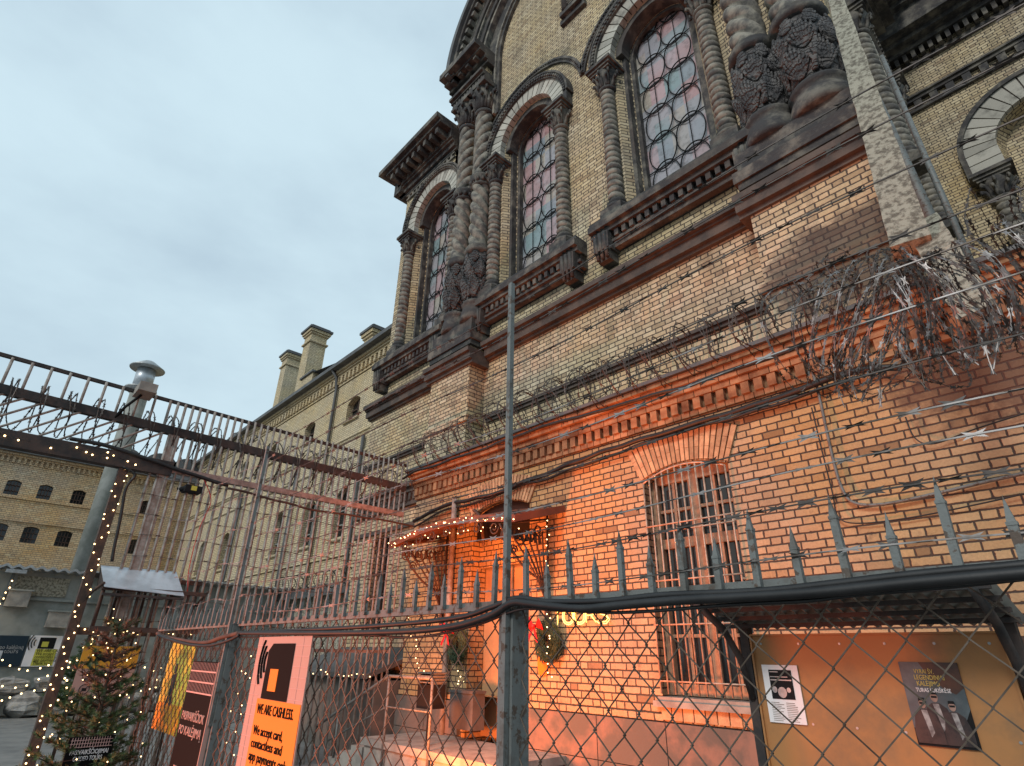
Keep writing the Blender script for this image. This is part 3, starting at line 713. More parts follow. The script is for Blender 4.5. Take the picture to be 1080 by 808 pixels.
# basement entrance with sloping dark roof left of the annex
bs=thing('basement_entrance','low reddish cellar entrance with sloping dark metal roof left of the steps','shelter',(-11.2,6.4,0))
b=MB(); b.box(-13.3,-9.9,5.9,6.98,0,1.15); b.build('wall','plinth',bs)
b=MB(); b.add([(-13.4,5.7,1.18),(-9.88,5.7,1.18),(-9.88,6.98,1.62),(-13.4,6.98,1.62),(-13.4,5.7,1.26),(-9.88,5.7,1.26),(-9.88,6.98,1.7),(-13.4,6.98,1.7)],[(0,1,2,3),(4,5,6,7),(0,1,5,4),(1,2,6,5),(3,0,4,7)]); b.build('roof','roof_metal',bs)
# ------------------------------------------------------------------ cell block wing
WGY=10.0; FX=-43.0
wg=thing('cell_block_wing','long beige brick prison wing with small arched windows and chimneys left of the church','building',(-28,WGY,0))
hs=[];rows=[]
def wpx(x,y0,y1,w): 
    p=onY(x,y0,WGY);q=onY(x,y1,WGY); return (p.x,w,q.z,p.z)
up=[(-20.9+.0,.5,10.4,11.2)]
U=[-20.9-4.2*k for k in range(5)]; 
b=MB(YF(WGY)); H=[]
def wrow(v0,v1,holes): 
    wall(b,FX,-12.95,v0,v1,holes,dep=.3); H.extend(holes)
wrow(9.6,13.3,[dict(c=u,w=.55,sill=10.45,spring=11.25,rise=.22) for u in U])
wrow(4.9,9.6,[dict(c=u,w=.55,sill=5.5,spring=7.2,rise=.25) for u in [-18.6,-20.7,-23.6,-26.8,-30.2,-34,-38]])
wrow(0,4.9,[dict(c=u,w=.55,sill=1.2,spring=2.6,rise=.2) for u in [-15,-17.5,-20.5,-24]])
b.build('wall','brick_wing',wg)
for h in H:
    b=MB(YF(WGY)); pane(b,h,.28)
    w=b.build('window','glass_dark',wg)
    b=MB(YF(WGY)); b.box(h['c']-.03,h['c']+.03,-.27,-.22,h['sill'],h['spring']+.1)
    for z in(.33,.66): zz=h['sill']+(h['spring']-h['sill'])*z; b.box(h['c']-h['w'],h['c']+h['w'],-.27,-.22,zz-.025,zz+.025)
    b.build('window_frame','render_grey' if h['sill']>5 and h['sill']<6 else 'rust',w)
    b=MB(YF(WGY)); b.box(h['c']-h['w']-.1,h['c']+h['w']+.1,-.05,.1,h['sill']-.12,h['sill']); b.build('window_sill','brick_wing',w)
b=MB(YF(WGY)); moulding(b,FX,-12.95,[(9.42,9.52,.05),(9.52,9.6,.1),(4.78,4.9,.08),(8.62,8.72,.06)]); b.build('string_course','brick_wing',wg)
b=MB(YF(WGY)); moulding(b,FX,-12.95,[(12.45,12.53,.06),(12.88,12.96,.14),(12.96,13.06,.2),(13.06,13.18,.28)]); dentils(b,FX,-13,.36,.17,0,.14,12.55,12.88); b.build('eaves_cornice','brick_wing',wg)
b=MB(YF(WGY)); b.box(FX-.5,-12.95,-.4,.55,13.18,13.36); b.add([(FX,.55,13.36),(-12.95,.55,13.36),(-12.95,-5,15.2),(FX,-5,15.2)],[(0,1,2,3)]); b.build('roof','roof_metal',wg)
for u,zt in((-22.6,13.1),): 
    b=MB(YF(WGY)); b.tube([(u,.45,13.2),(u,.2,12.9),(u,.12,12.4),(u,.12,0.2)],.07,8); b.build('drainpipe','roof_metal',wg)
for u in(-25.4,-32.5,-19.4):
    b=MB(YF(WGY)); b.tube([(u,.12,9.3),(u,.12,.2)],.07,8); b.build('drainpipe','roof_metal',wg)
def chimney(px,ytop,ybot,D,w,label):
    p=onY(px,ytop,D); z1=p.z; z0=onY(px,ybot,D).z; cx,cy=p.x,D
    t=None
    b=MB(); b.box(cx-w/2,cx+w/2,cy-w/2,cy+w/2,z0-1,z1-.55); o=b.build('chimney','brick_wing',wg,label=label)
    b=MB(); b.box(cx-w*.58,cx+w*.58,cy-w*.58,cy+w*.58,z1-.55,z1-.42); b.box(cx-w*.66,cx+w*.66,cy-w*.66,cy+w*.66,z1-.42,z1-.25); b.box(cx-w*.6,cx+w*.6,cy-w*.6,cy+w*.6,z1-1.1,z1-1.0); b.build('chimney_collar','brick_wing',o)
    b=MB(); b.box(cx-w*.74,cx+w*.74,cy-w*.74,cy+w*.74,z1-.25,z1-.12); b.box(cx-w*.6,cx+w*.6,cy-w*.6,cy+w*.6,z1-.12,z1); b.build('chimney_cap','roof_metal',o)
chimney(335,349,418,11.2,.95,'tall chimney on the raised gable'); chimney(309,374,450,12.0,.9,'shorter chimney at the left end'); chimney(398,349,370,11,.8,'low chimney beside the church')
b=MB(); g=onY(330,425,10.8); 
b.box(g.x-2.3,g.x+1.2,10.5,12.5,13.3,14.2); b.box(g.x-1.1,g.x+.3,10.4,12.5,14.2,15.0); b.build('roof_gable','brick_wing',wg)
b=MB(); b.box(g.x-2.4,g.x+1.5,10.4,12.6,14.2,14.28); b.add([(g.x+.3,10.4,15.0),(g.x+3.8,10.4,14.4),(g.x+3.8,13,14.6),(g.x+.3,13,15.2)],[(0,1,2,3)]); b.box(g.x-1.2,g.x+.4,10.3,12.6,15.0,15.1); b.build('gable_coping','roof_metal',wg)
# ------------------------------------------------------------------ far cell block, seen across the yard
fb=thing('far_cell_block','far yellow brick prison block with two rows of tiny barred windows and dark roof','building',(FX,0,0))
b=MB(XF(FX)); H=[]
def frow(v0,v1,hh): wall(b,-6,WGY,v0,v1,hh,dep=.25); H.extend(hh)
frow(8.9,11.6,[dict(c=onX(x,520,FX).y,w=.33,sill=9.45,spring=10.2,rise=.1) for x in(-25,11,47,84,120,158)])
frow(5,8.9,[dict(c=onX(x,568,FX).y,w=.36,sill=6.95,spring=7.75,rise=.1) for x in(-40,-5,30,67,105,145)])
frow(0,5,[]); b.build('wall','brick_far',fb)
for h in H:
    b=MB(XF(FX)); pane(b,h,.2); w=b.build('window','glass_dark',fb)
    b=MB(XF(FX))
    for k in(-.15,0,.15): b.tube([(h['c']+k,-.12,h['sill']),(h['c']+k,-.12,h['spring'])],.03,4)
    for k in(.3,.7): z=h['sill']+.8*k; b.tube([(h['c']-.33,-.12,z),(h['c']+.33,-.12,z)],.03,4)
    b.build('window_bars','rust',w)
b=MB(XF(FX)); moulding(b,-6,WGY,[(9.28,9.36,.08),(8.02,8.12,.08),(11.55,11.65,.15),(11.65,11.8,.3)]); dentils(b,-6,WGY,.26,.12,0,.12,11.25,11.55); b.build('cornice','brick_far',fb)
b=MB(XF(FX)); b.box(-6,WGY,-6,.5,11.8,11.95); b.add([(-6,.5,11.95),(WGY,.5,11.95),(WGY,-3,13.6),(-6,-3,12.9)],[(0,1,2,3)])
b.build('roof','roof_metal',fb)
for y,r in((5.6,1.0),(7.6,1.1),(9.3,1.1)):
    b=MB(XF(FX)); b.ring(y,12.6,.0,r,-2.5,-.6,0,math.pi,14); b.build('dormer','roof_metal',fb)
b=MB(XF(FX)); b.box(WGY-1.6,WGY-1.1,0,.3,0,11.6); b.build('corner_pilaster','brick_far',fb)
# ------------------------------------------------------------------ low grey service building along the yard
GX=-21.5
sh=thing('service_building','low grey rendered yard building with corrugated eaves left of the cell wing','building',(GX,2,0))
b=MB(XF(GX)); wall(b,-8,9.0,0,3.55,[]); b.build('wall','render_grey',sh)
b=MB(YF(8.9)); b.box(GX,-14.0,-.3,0,0,3.3); b.build('wing_wall','plaster_white',sh)
b=MB(); z=3.62
ys=[-8+i*.045 for i in range(390)]
vs=[];fs=[]
for i,y in enumerate(ys):
    w_=.035*math.sin(i*math.pi/2*.7)
    for X,dz in((GX+.45,0),(GX-3,-.1)): vs.append((X,y,z+dz+w_)); vs.append((X,y,z+dz+w_-.07))
for i in range(len(ys)-1):
    a=i*4
    fs+=[(a,a+4,a+6,a+2),(a+1,a+5,a+4,a),(a+3,a+7,a+5,a+1)]
b.add(vs,fs); b.build('corrugated_roof','galv',sh)
b=MB(); b.add([(GX,8.5,3.45),(-14,8.5,3.3),(-14,9.98,3.75),(GX,9.98,3.9)],[(0,1,2,3)]); b.box(GX,-14,8.45,8.55,3.2,3.4); b.build('wing_roof','roof_metal',sh)
b=MB(XF(GX)); moulding(b,-8,9,[(2.78,2.84,.08)]); b.build('ledge','render_grey',sh)
b=MB(XF(GX)); b.box(1.15,2.35,0,.03,2.9,3.4); b.build('patch_panel','plaster_white',sh)
for i,(x,y,lb) in enumerate(((18,632,'square grey concrete box fixed to the yard wall above the dark sign'),(60,654,'square grey concrete box fixed to the yard wall nearer the gate post'))):
    p=onX(x,y,GX); b=MB(); b.box(GX,GX+.28,p.y-.25,p.y+.25,p.z-.2,p.z+.2); o=b.build('wall_box','concrete'); tag(o,lb,'wall box')
    b=MB(); b.box(GX,GX+.32,p.y-.29,p.y+.29,p.z+.2,p.z+.24); b.build('lid','render_grey',o)
p=onX(14,605,GX); fl=thing('flood_lamp','small grey flood lamp on a bracket high on the yard wall','lamp',p.to_tuple())
b=MB(); b.box(GX+.25,GX+.5,p.y-.2,p.y+.25,p.z-.02,p.z+.07); b.build('lamp_head','galv',fl); b=MB(); b.tube([(GX,p.y,p.z-.7),(GX+.15,p.y,p.z-.7),(GX+.3,p.y,p.z)],.04,6); b.build('bracket','iron_grey',fl)
# ventilation stack
vp=onX(157,385,-24); vx,vy=-24.0,vp.y
vt=thing('vent_stack','tall grey metal ventilation stack with two disc cowls above the gate','chimney',(vx,vy,3.6))
r=.31
b=MB(); b.lathe(vx,vy,[(r,3.7),(r,vp.z-.2)],24); b.build('stack','render_grey',vt)
b=MB(); zt=vp.z; b.lathe(vx,vy,[(r*1.0,zt-1.25),(r*1.75,zt-1.1),(r*1.75,zt-1.06),(r*.9,zt-1.0)],28); b.build('lower_cowl','galv',vt)
b=MB(); b.lathe(vx,vy,[(r*1.05,zt-.95),(r*1.05,zt-.25)],24); b.build('collar','sheet_metal',vt)
b=MB(); b.lathe(vx,vy,[(r*1.9,zt-.22),(r*1.95,zt-.18),(r*.6,zt+.12),(.02,zt+.18)],28); b.build('cap','galv',vt)
# ------------------------------------------------------------------ near chain link fence
FY=1.25; RZ=1.735
def copies(src,locs,par,name=None):
    """one object per location, sharing src's mesh; src itself takes the first"""
    out=[]
    for i,l in enumerate(locs):
        o=src if i==0 else src.copy()
        if i: COL.objects.link(o)
        o.parent=par; o.location=Vector(l)-WL[par]; WL[o]=Vector(l); out.append(o)
    return out
def fence_panel(x0,x1,label,gv=True):
    f=thing('chain_link_fence',label,'fence',((x0+x1)/2,FY,0),'chain link fence panels')
    b=MB(); w=.0455; h=.048; n=int((x1-x0)/w)
    for i in range(n+1):
        xi=x0+i*w; pts=[]
        for k in range(int(RZ/h)):
            z=RZ-.01-k*h; s=1 if (k+i)%2 else -1
            x=xi+s*w/2; q=wobble((x,FY,z),.016,3.2)
            pts.append((min(max(q.x,x0),x1),FY+.004*s+.015*noise.noise(Vector((x*1.5,0,z*1.5))),q.z))
        b.tube(pts,.0025,4,cap=False)
    b.build('mesh','wire',f)
    b=MB(); b.box(x0,x1,FY-.012,FY+.012,RZ-.01,RZ+.015); b.build('top_rail','iron_grey',f)
    xs=[]; x=x0+.04
    while x<x1-.02: xs.append(x); x+=.0875
    def spike(hh):
        b=MB(); q=.0068; b.box(-q,q,-q,q,0,hh-.05); b.box(-q*1.15,q*1.15,-q*1.15,q*1.15,hh-.052,hh-.046)
        b.add([(-q*.9,-q*.9,hh-.046),(q*.9,-q*.9,hh-.046),(q*.9,q*.9,hh-.046),(-q*.9,q*.9,hh-.046),(0,0,hh)],[(0,1,4),(1,2,4),(2,3,4),(3,0,4),(3,2,1,0)])
        return b.build('spike','iron_grey',f)
    for par,hh in((0,.168),(1,.118)):
        ll=[(x,FY-.02,RZ+.0) for i,x in enumerate(xs) if (int(round((x+20)/.0875))%2)==par]
        if ll:
            os=copies(spike(hh),ll,f)
            for o in os: o.rotation_euler=(random.uniform(-.03,.03),random.uniform(-.03,.03),0)
    return f
fence_panel(-1.31,1.4,'grey spiked chain link fence right of the centre post')
fence_panel(-3.64,-1.37,'spiked chain link fence between the two tall posts')
fence_panel(-5.35,-3.70,'long spiked chain link fence left of the left post')
def post(x,zt,label,mat='iron_grey'):
    p=thing('fence_post',label,'post',(x,FY,0),'tall fence posts')
    b=MB(); b.box(x-.03,x+.03,FY-.035,FY+.03,0,RZ+.0); b.box(x-.034,x+.034,FY-.039,FY+.034,RZ,RZ+.006); b.build('post',mat,p)
    b=MB(); q=.0085; b.box(x+.012-q,x+.012+q,FY-.055,FY-.037,RZ-.5,zt); b.build('extension_rod',mat,p)
    return p
post(-1.34,2.88,'square grey steel fence post with a tall thin rod in the centre'); post(-3.67,2.80,'square steel fence post with thin rod just left of the orange cashless sign')
# thick cables laid along the fence top
def sagcable(name,label,pts,r,mat='cable',n=8,cat='cable',seg=8,wob=.0,group=None):
    P=[Vector(p) for p in pts]; out=[]
    for i in range(len(P)-1):
        a=P[max(i-1,0)];b_=P[i];c=P[i+1];d=P[min(i+2,len(P)-1)]
        for k in range(seg):
            t=k/seg; q=.5*((2*b_)+(c-a)*t+(2*a-5*b_+4*c-d)*t*t+(3*b_-a-3*c+d)*t**3)
            if wob: q=q+noise.noise_vector(q*2.1)*wob
            out.append(q)
    out.append(P[-1]); b=MB(); b.tube(out,r,n); o=b.build(name,mat); return tag(o,label,cat,group)
def fp(x,y,dy=-.03): return onY(x,y,FY+dy)
sagcable('cable','upper thick black cable resting along the top of the spiked fence',[fp(x,y,-.045) for x,y in((1110,593),(1060,598),(1000,603),(940,609),(880,616),(800,624),(700,628),(640,634),(580,635),(545,631),(520,640),(480,652),(400,660),(330,664),(250,668))],.0085,group='cables on the fence')
sagcable('cable','thickest glossy black cable hanging just under the fence spikes',[fp(x,y,-.06) for x,y in((1110,602),(1040,608),(960,615),(860,625),(780,630),(720,633),(660,638),(610,642),(560,637),(540,636),(515,650),(470,662),(400,667),(300,668),(252,668))],.0105,group='cables on the fence')
sagcable('cable','thin black cable sagging under the thick ones on the fence',[fp(x,y,-.05) for x,y in((1110,607),(1000,619),(900,628),(850,634),(770,638),(660,646),(590,644),(548,643),(500,660),(440,672),(380,670),(320,672),(252,672))],.004,group='cables on the fence')
sagcable('cable','tangled rusty cable on the fence left of the orange sign',[fp(x,y,-.05) for x,y in((252,668),(235,672),(215,678),(190,675),(172,671),(166,668))],.012,'rust',group='cables on the fence')
sagcable('cable','thin dark cable over the tangled one left of the left post',[fp(x,y,-.07) for x,y in((252,670),(240,676),(220,681),(200,680),(180,675),(167,670))],.008,'cable',group='cables on the fence')
# barbed / razor strands above the fence
def strand(label,z0,z1,y,x0,x1,group,mat='razor',wr=.0021,bs=.012,sp=.10,sag=.02,name='barbed_wire',pts=None,par=None):
    b=MB(); n=80; P=[]
    if pts is None:
        for i in range(n+1):
            t=i/n; x=x0+(x1-x0)*t; z=z0+(z1-z0)*t-sag*math.sin(t*math.pi*3)**2
            P.append(Vector((x,y+.01*math.sin(x*3),z)))
    else: P=[Vector(p) for p in pts]
    b.tube(P,wr,4,cap=False)
    d=0;nx=sp*.5;rot=0
    for i in range(len(P)-1):
        a,e=P[i],P[i+1];L=(e-a).length
        while nx<d+L:
            q=a+(e-a)*((nx-d)/L); t=(e-a).normalized(); rot+=random.uniform(.5,1.6)
            up=t.orthogonal().normalized(); sd=t.cross(up); u=up*math.cos(rot)+sd*math.sin(rot)
            for s in(-1,1):
                tip=q+u*bs*s*.75+t*bs*1.7; tip2=q+u*bs*s*.75-t*bs*1.7
                b.add([q-t*bs*.9,q+t*bs*.9,tip,q+u*bs*s*.30,tip2],[(0,3,4),(0,1,3),(1,2,3)])
            nx+=sp*random.uniform(.8,1.25)
        d+=L
    o=b.build(name,mat)
    return tag(o,label,'barbed wire',group)
G='barbed strands above the fence'
for i,(z,dy) in enumerate(((1.80,0),(1.885,0),(1.95,-.01),(2.035,.0),(2.13,.01),(2.225,-.01),(2.33,.0),(2.42,.01),(2.56,-.01),(2.70,.0),(2.82,0))):
    lb=('lowest','second lowest','third','fourth','fifth','sixth','seventh','eighth','ninth','second highest','topmost')[i]+' barbed strand counting up from the fence spikes'
    strand(lb,z+.0,z+random.uniform(-.015,.015),FY-.02+dy,-3.65,1.4,G,sp=.055 if i in(0,1) else .075,mat='wire_dark' if (i%3==1 or i>7) else 'razor',bs=.011+.002*(i%2))
for i,z in enumerate((1.9,2.12,2.34,2.56,2.76)):
    strand(('lowest','second','third','fourth','topmost')[i]+' thin strand above the spikes left of the left post',z,z,FY,-5.35,-3.66,'thin strands over the left fence',mat='razor',sp=.12)
# ------------------------------------------------------------------ tall bar fence across the yard
BX=-9.95
bf=thing('bar_fence','tall steel bar fence with three dark rails running from the gate to the entrance building','fence',(BX,3,0))
def rail(name,y0,z0,y1,z1,w,h,mat):
    b=MB(); b.add([(BX+dx,y0,z0+dz) for dx,dz in((-w/2,-h/2),(w/2,-h/2),(w/2,h/2),(-w/2,h/2))]+[(BX+dx,y1,z1+dz) for dx,dz in((-w/2,-h/2),(w/2,-h/2),(w/2,h/2),(-w/2,h/2))],[(0,1,2,3),(7,6,5,4),(0,4,5,1),(1,5,6,2),(2,6,7,3),(3,7,4,0)]); return b.build(name,mat,bf)
YE=6.15
rail('top_rail',-1.4,5.28,YE,5.14,.05,.05,'dark_beam'); rail('middle_rail',-1.4,4.80,YE,4.66,.10,.13,'dark_beam')
rail('lower_rail',-1.4,4.13,1.9,4.13,.16,.22,'dark_beam'); rail('lower_rail',1.9,4.13,YE,4.12,.10,.09,'bar_pink')
rail('lower_rail',3.0,1.62,YE,1.62,.05,.05,'bar_pink')
def zt(y): return 5.26-.0185*(y+1.4)
b=MB(); b.tube([(0,0,0),(0,0,5.2)],.021,6); o=b.build('bar','bar_iron',bf)
ys=[1.62+.113*i for i in range(41)]
copies(o,[(BX+.03,y,.02) for y in ys if y<YE],bf)
b=MB(); b.tube([(0,0,0),(0,0,.53)],.019,6); o=b.build('short_bar','bar_iron',bf)
ysl=[-1.3+.225*i for i in range(13)]
copies(o,[(BX+.03,y,4.72) for y in ysl],bf)
b=MB(); b.tube([(0,0,.6),(0,-.75,0)],.017,6); o=b.build('slanting_bar','bar_iron',bf)
copies(o,[(BX+.03,y,4.18) for y in ysl],bf)
b=MB(); b.box(BX-.042,BX+.042,1.75,1.88,.0,4.71); b.build('upright','bar_iron',bf)
for i in range(8):
    z=1.95+.29*i; P=[Vector((BX+.06,1.5+4.7*k/40,z+.012*math.sin(k*1.1+i))) for k in range(41)]
    strand(f"{('lowest','second','third','fourth','fifth','sixth','seventh','topmost')[i]} barbed strand tied across the upright bars of the tall bar fence",0,0,0,0,0,'barbed strands on the bar fence',mat='razor' if i%2 else 'rust',wr=.004,bs=.022,sp=.16,pts=P)
# gate with post, sheet metal hood and crossbar
gt=thing('yard_gate','rusty barred yard gate with slanted sheet metal hood left of the fir tree','gate',(BX,1.3,0))
b=MB(); b.box(BX-.06,BX+.06,1.22,1.34,0,4.02); b.build('gate_post','rust',gt)
h0=onX(106,597,BX);h1=onX(186,604,BX)
b=MB(); 
f0=onX(110,619,BX+.55);f1=onX(194,629,BX+.55)
b.add([(BX,h0.y,h0.z),(BX,h1.y,h1.z),(BX+.55,f1.y,f1.z),(BX+.55,f0.y,f0.z),(BX,h0.y,h0.z+.01),(BX,h1.y,h1.z+.01),(BX+.55,f1.y,f1.z+.01),(BX+.55,f0.y,f0.z+.01)],[(0,1,2,3),(4,5,6,7),(3,2,6,7),(0,3,7,4),(1,2,6,5)]); b.build('hood','sheet_metal',gt)
b=MB(); b.box(BX-.03,BX+.03,1.34,2.75,1.76,1.85); b.build('crossbar','rust',gt)
b=MB(); b.box(BX+.42,BX+.48,1.40,2.70,1.80,1.86); b.box(BX+.42,BX+.48,1.40,2.70,2.30,2.35)
b.build('lantern_frame','rust',gt)
b=MB(); b.tube([(0,0,0),(0,0,.5)],.018,6); o=b.build('lantern_bar','rust',gt); copies(o,[(BX+.45,1.42+.21*i,1.83) for i in range(7)],gt)
b=MB(); b.add([(BX,h0.y,h0.z),(BX+.55,f0.y,f0.z),(BX,f0.y,f0.z-.02)],[(0,1,2)]); b.add([(BX,h1.y,h1.z),(BX+.55,f1.y,f1.z),(BX,f1.y,f1.z-.02)],[(0,1,2)]); b.box(BX+.5,BX+.56,min(f0.y,f1.y),max(f0.y,f1.y),f1.z-.05,f1.z-.02) ; b.build('hood_edge','dark_beam',gt)
b=MB(); b.box(BX-.03,BX+.03,1.34,2.75,2.48,2.54); b.build('crossbar','rust',gt)
b=MB(); b.tube([(0,0,0),(0,0,2.52)],.019,6); o=b.build('gate_bar','rust',gt); copies(o,[(BX,1.5+.17*i,.02) for i in range(8)],gt)
b=MB(); b.tube([(BX,2.72,2.2),(BX+.25,2.75,2.35),(BX+.5,2.7,2.36)],.02,6); b.build('hood_bracket','rust',gt); b=MB(); b.tube([(BX,1.32,2.2),(BX+.25,1.35,2.3),(BX+.5,1.4,2.38)],.02,6); b.build('hood_bracket','rust',gt)
# camera box on the top rail + black lamp under the rail
p=onX(153,415,BX+.1); cb=thing('security_camera','grey box camera fixed to the top rail of the tall bar fence','camera',p.to_tuple())
b=MB(); b.box(BX,BX+.42,p.y-.14,p.y+.1,p.z-.07,p.z+.07); b.build('housing','concrete',cb); b=MB(); b.tube([(BX+.2,p.y-.05,p.z-.07),(BX+.1,p.y-.2,p.z-.3),(BX,p.y-.3,p.z-.55)],.02,6); b.build('arm','black',cb)
p=onX(201,517,BX+.1); b=MB(); b.box(BX-.02,BX+.2,p.y-.1,p.y+.14,p.z-.04,p.z+.06); b.tube([(BX,p.y-.15,p.z),(BX+.1,p.y-.05,p.z+.02)],.04,8); b.tube([(BX,p.y+.05,p.z+.05),(BX,p.y+.12,4.1)],.015,6); o=b.build('yard_lamp','black'); tag(o,'small black lamp hanging under the lower rail of the bar fence','lamp')
b=MB(); b.box(BX+.2,BX+.205,p.y-.02,p.y+.06,p.z-.02,p.z+.05); b.build('lens','sign_yellow',o)
for k,(pp,r,mt,lb) in enumerate(((((130,492),(142,500),(133,515),(124,560),(118,592)),.022,'cable','black cable running down beside the grey upright of the bar fence'),
    (((75,463),(110,470),(150,482),(200,500),(240,512)),.03,'cable','black cable bundled on the lower rail of the bar fence'),
    (((240,515),(300,530),(330,538),(400,548),(440,556)),.02,'rust','rusty cable lying along the lower rail near the entrance building'),
    (((215,505),(222,530),(210,560),(200,600),(196,640)),.006,'red','red wire hanging from the lower rail of the bar fence'))):
    sagcable('cable',lb,[onX(x,y,BX+.08) for x,y in pp],r,mt,6,group='cables on the bar fence',wob=.02)
# ------------------------------------------------------------------ razor coils
def coil(name,label,axis,R0,pitch,wr,mat,group,jit=.12,bs=.016,sp=.10,squash=1.0,seg=22,cat='razor wire'):
    A=[Vector(p) for p in axis]; b=MB(); L=sum((A[i+1]-A[i]).length for i in range(len(A)-1)); turns=L/pitch
    P=[];N=int(turns*seg)
    def at(s):
        for i in range(len(A)-1):
            l=(A[i+1]-A[i]).length
            if s<=l or i==len(A)-2: return A[i]+(A[i+1]-A[i])*(s/l),(A[i+1]-A[i]).normalized()
            s-=l
    for i in range(N+1):
        t=i/N; c,d=at(t*L); up=(Vector((0,0,1))-d*d.z).normalized(); sd=d.cross(up); a=2*math.pi*turns*t
        rr=R0*(1+jit*noise.noise(Vector((t*turns*.5,axis[0][0],3.1))))
        q=c+up*math.cos(a)*rr*squash+sd*math.sin(a)*rr+d*pitch*.9*math.sin(a*.5+1.3)*.8
        P.append(q+noise.noise_vector(q*2.0)*R0*jit)
    return strand(label,0,0,0,0,0,group,mat=mat,wr=wr,bs=bs,sp=sp,name=name,pts=P)
coil('razor_wire_coil','coiled razor wire threaded along the upper bars of the tall bar fence',[(BX-.25,-1.4,4.72),(BX-.25,6.2,4.66)],.36,.17,.008,'wire_dark','razor wire coils',bs=.03,sp=.14)
coil('razor_wire_coil','dark razor wire coil along the roof edge above the toothed brick cornice',[(-9.9,6.2,5.3),(-6,6.2,5.3),(-1.0,6.2,5.25)],.36,.19,.0065,'wire_dark','razor wire coils',bs=.024,sp=.16,jit=.3)
coil('razor_wire_coil','second looser razor wire coil above the toothed cornice under the church string course',[(-9.8,6.4,5.4),(-5,6.4,5.5),(-.8,6.4,5.4)],.27,.22,.0055,'wire_dark','razor wire coils',bs=.024,sp=.2,jit=.4)
coil('razor_wire_coil','razor wire coil on the dark ledge of the low roof by the cell wing',[(-21,8.3,3.7),(-14,8.3,3.55)],.25,.3,.012,'wire_dark','razor wire coils',bs=.03,sp=.3)
for k,(z,y,r_,dx,mt) in enumerate(((3.22,3.1,.30,0,'razor'),(3.32,3.3,.38,.04,'wire_dark'),(3.12,3.0,.22,-.02,'razor'),(3.4,3.5,.34,.0,'wire_dark'),(3.24,3.2,.33,.0,'wire_dark'))):
    coil('razor_wire_coil',('front','large','small inner','rear','middle')[k]+' coil in the tangle of razor wire at the upper right',[(-1.05+.12*k,y,z+.12),(-.5,y,z-.05),(-.1+dx,y,z-.02),(.6,y,z-.05)],r_,.06+.014*k,.0020,mt,'razor wire tangle',jit=.45,bs=.015,sp=.055)
# dangling ends under the tangle
for k in range(12):
    x=-.82+.075*k; z=2.95-.02*random.random(); P=[Vector((x,3.1,z+.1)),Vector((x+.03*random.uniform(-1,1),3.07,z-.02)),Vector((x+random.uniform(-.07,.07),3.05,z-.12-.1*random.random()))]
    strand('short razor wire end hanging under the tangle',0,0,0,0,0,'dangling razor wire ends',mat='razor',wr=.003,bs=.018,sp=.05,pts=P)
# ------------------------------------------------------------------ plastered duct beside the right buttress
p0=onY(968,262,5.3);p1=onY(880,-6,6.4); d=thing('whitewashed_duct','peeling whitewashed boxed duct slanting up the corner beside the right twisted columns','duct',p0.to_tuple())
def beam(b,A,B,wa,wb,ta,tb,n=30):
    ax=(B-A).normalized(); sd=ax.cross((A-CAM).normalized()).normalized(); nn=ax.cross(sd); vs=[];fs=[]
    for i in range(n+1):
        t=i/n; c=A.lerp(B,t); w_=wa+(wb-wa)*t; th=ta+(tb-ta)*t
        for q,(x,y) in enumerate(((-1,-1),(1,-1),(1,1),(-1,1))):
            p=c+sd*x*w_/2+nn*y*th/2; vs.append(p+noise.noise_vector(p*7)*.014)
    for i in range(n):
        for j in range(4): fs.append((i*4+j,i*4+(j+1)%4,(i+1)*4+(j+1)%4,(i+1)*4+j))
    fs+=[(3,2,1,0),(n*4,n*4+1,n*4+2,n*4+3)]; b.add(vs,fs)
b=MB(); beam(b,onY(962,262,5.3),p1,.30,.17,.2,.12); b.build('upper_duct','plaster_white',d)
b=MB(); beam(b,onY(1034,336,4.9),onY(975,240,5.5),.24,.26,.16,.16); b.build('lower_duct','plaster_white',d)
for k,(a,e,r_,lb) in enumerate((((1014,300),(895,40),.05,'black downpipe just right of the whitewashed duct'),((1000,300),(900,90),.035,'thinner dark pipe behind the whitewashed duct'),((1030,290),(930,60),.03,'outer dark pipe beside the return wall of the church'))):
    b=MB(); s=onY(*a,5.5); e_=onY(*e,6.9); b.tube([s,s.lerp(e_,.5),e_],r_,8); o=b.build('downpipe','iron_grey'); tag(o,lb,'pipe','dark pipes at the church corner')
# cables and pipes on the annex wall
def ap(x,y,d=.05): return onY(x,y,AY-d)
sagcable('cable','thick black cable bundle sagging under the toothed cornice',[ap(x,y,.12) for x,y in((437,550),(455,540),(480,530),(520,522),(560,505),(600,490),(640,475),(700,458),(780,432),(850,408),(900,393),(950,388))],.035,wob=.03,group='cables on the brick wall')
sagcable('cable','second black cable running below the toothed cornice',[ap(x,y,.10) for x,y in((437,556),(470,538),(510,528),(550,512),(580,503),(640,482),(700,462),(780,438),(850,415),(905,398))],.02,wob=.03,group='cables on the brick wall')
sagcable('cable','black cable rising over the edge of the entrance roof at its left corner',[ap(x,y,.35) for x,y in((425,505),(440,497),(470,487),(520,470),(560,455),(610,440),(700,415),(760,395),(850,362))],.025,wob=.04,group='cables on the brick wall')
sagcable('pipe','dark pipe dropping down the wall then bending right above the board',[ap(x,y) for x,y in((842,345),(850,372),(862,410),(872,455),(880,490),(888,515),(900,530),(930,532),(990,520),(1040,508),(1100,495))],.016,'iron_grey',cat='pipe',group='cables on the brick wall')
sagcable('cable','thin cable beside the dark pipe on the bright bricks',[ap(x,y) for x,y in((856,430),(868,480),(878,520),(884,545),(905,552),(960,546),(1040,530),(1100,516))],.007,cat='cable',group='cables on the brick wall')
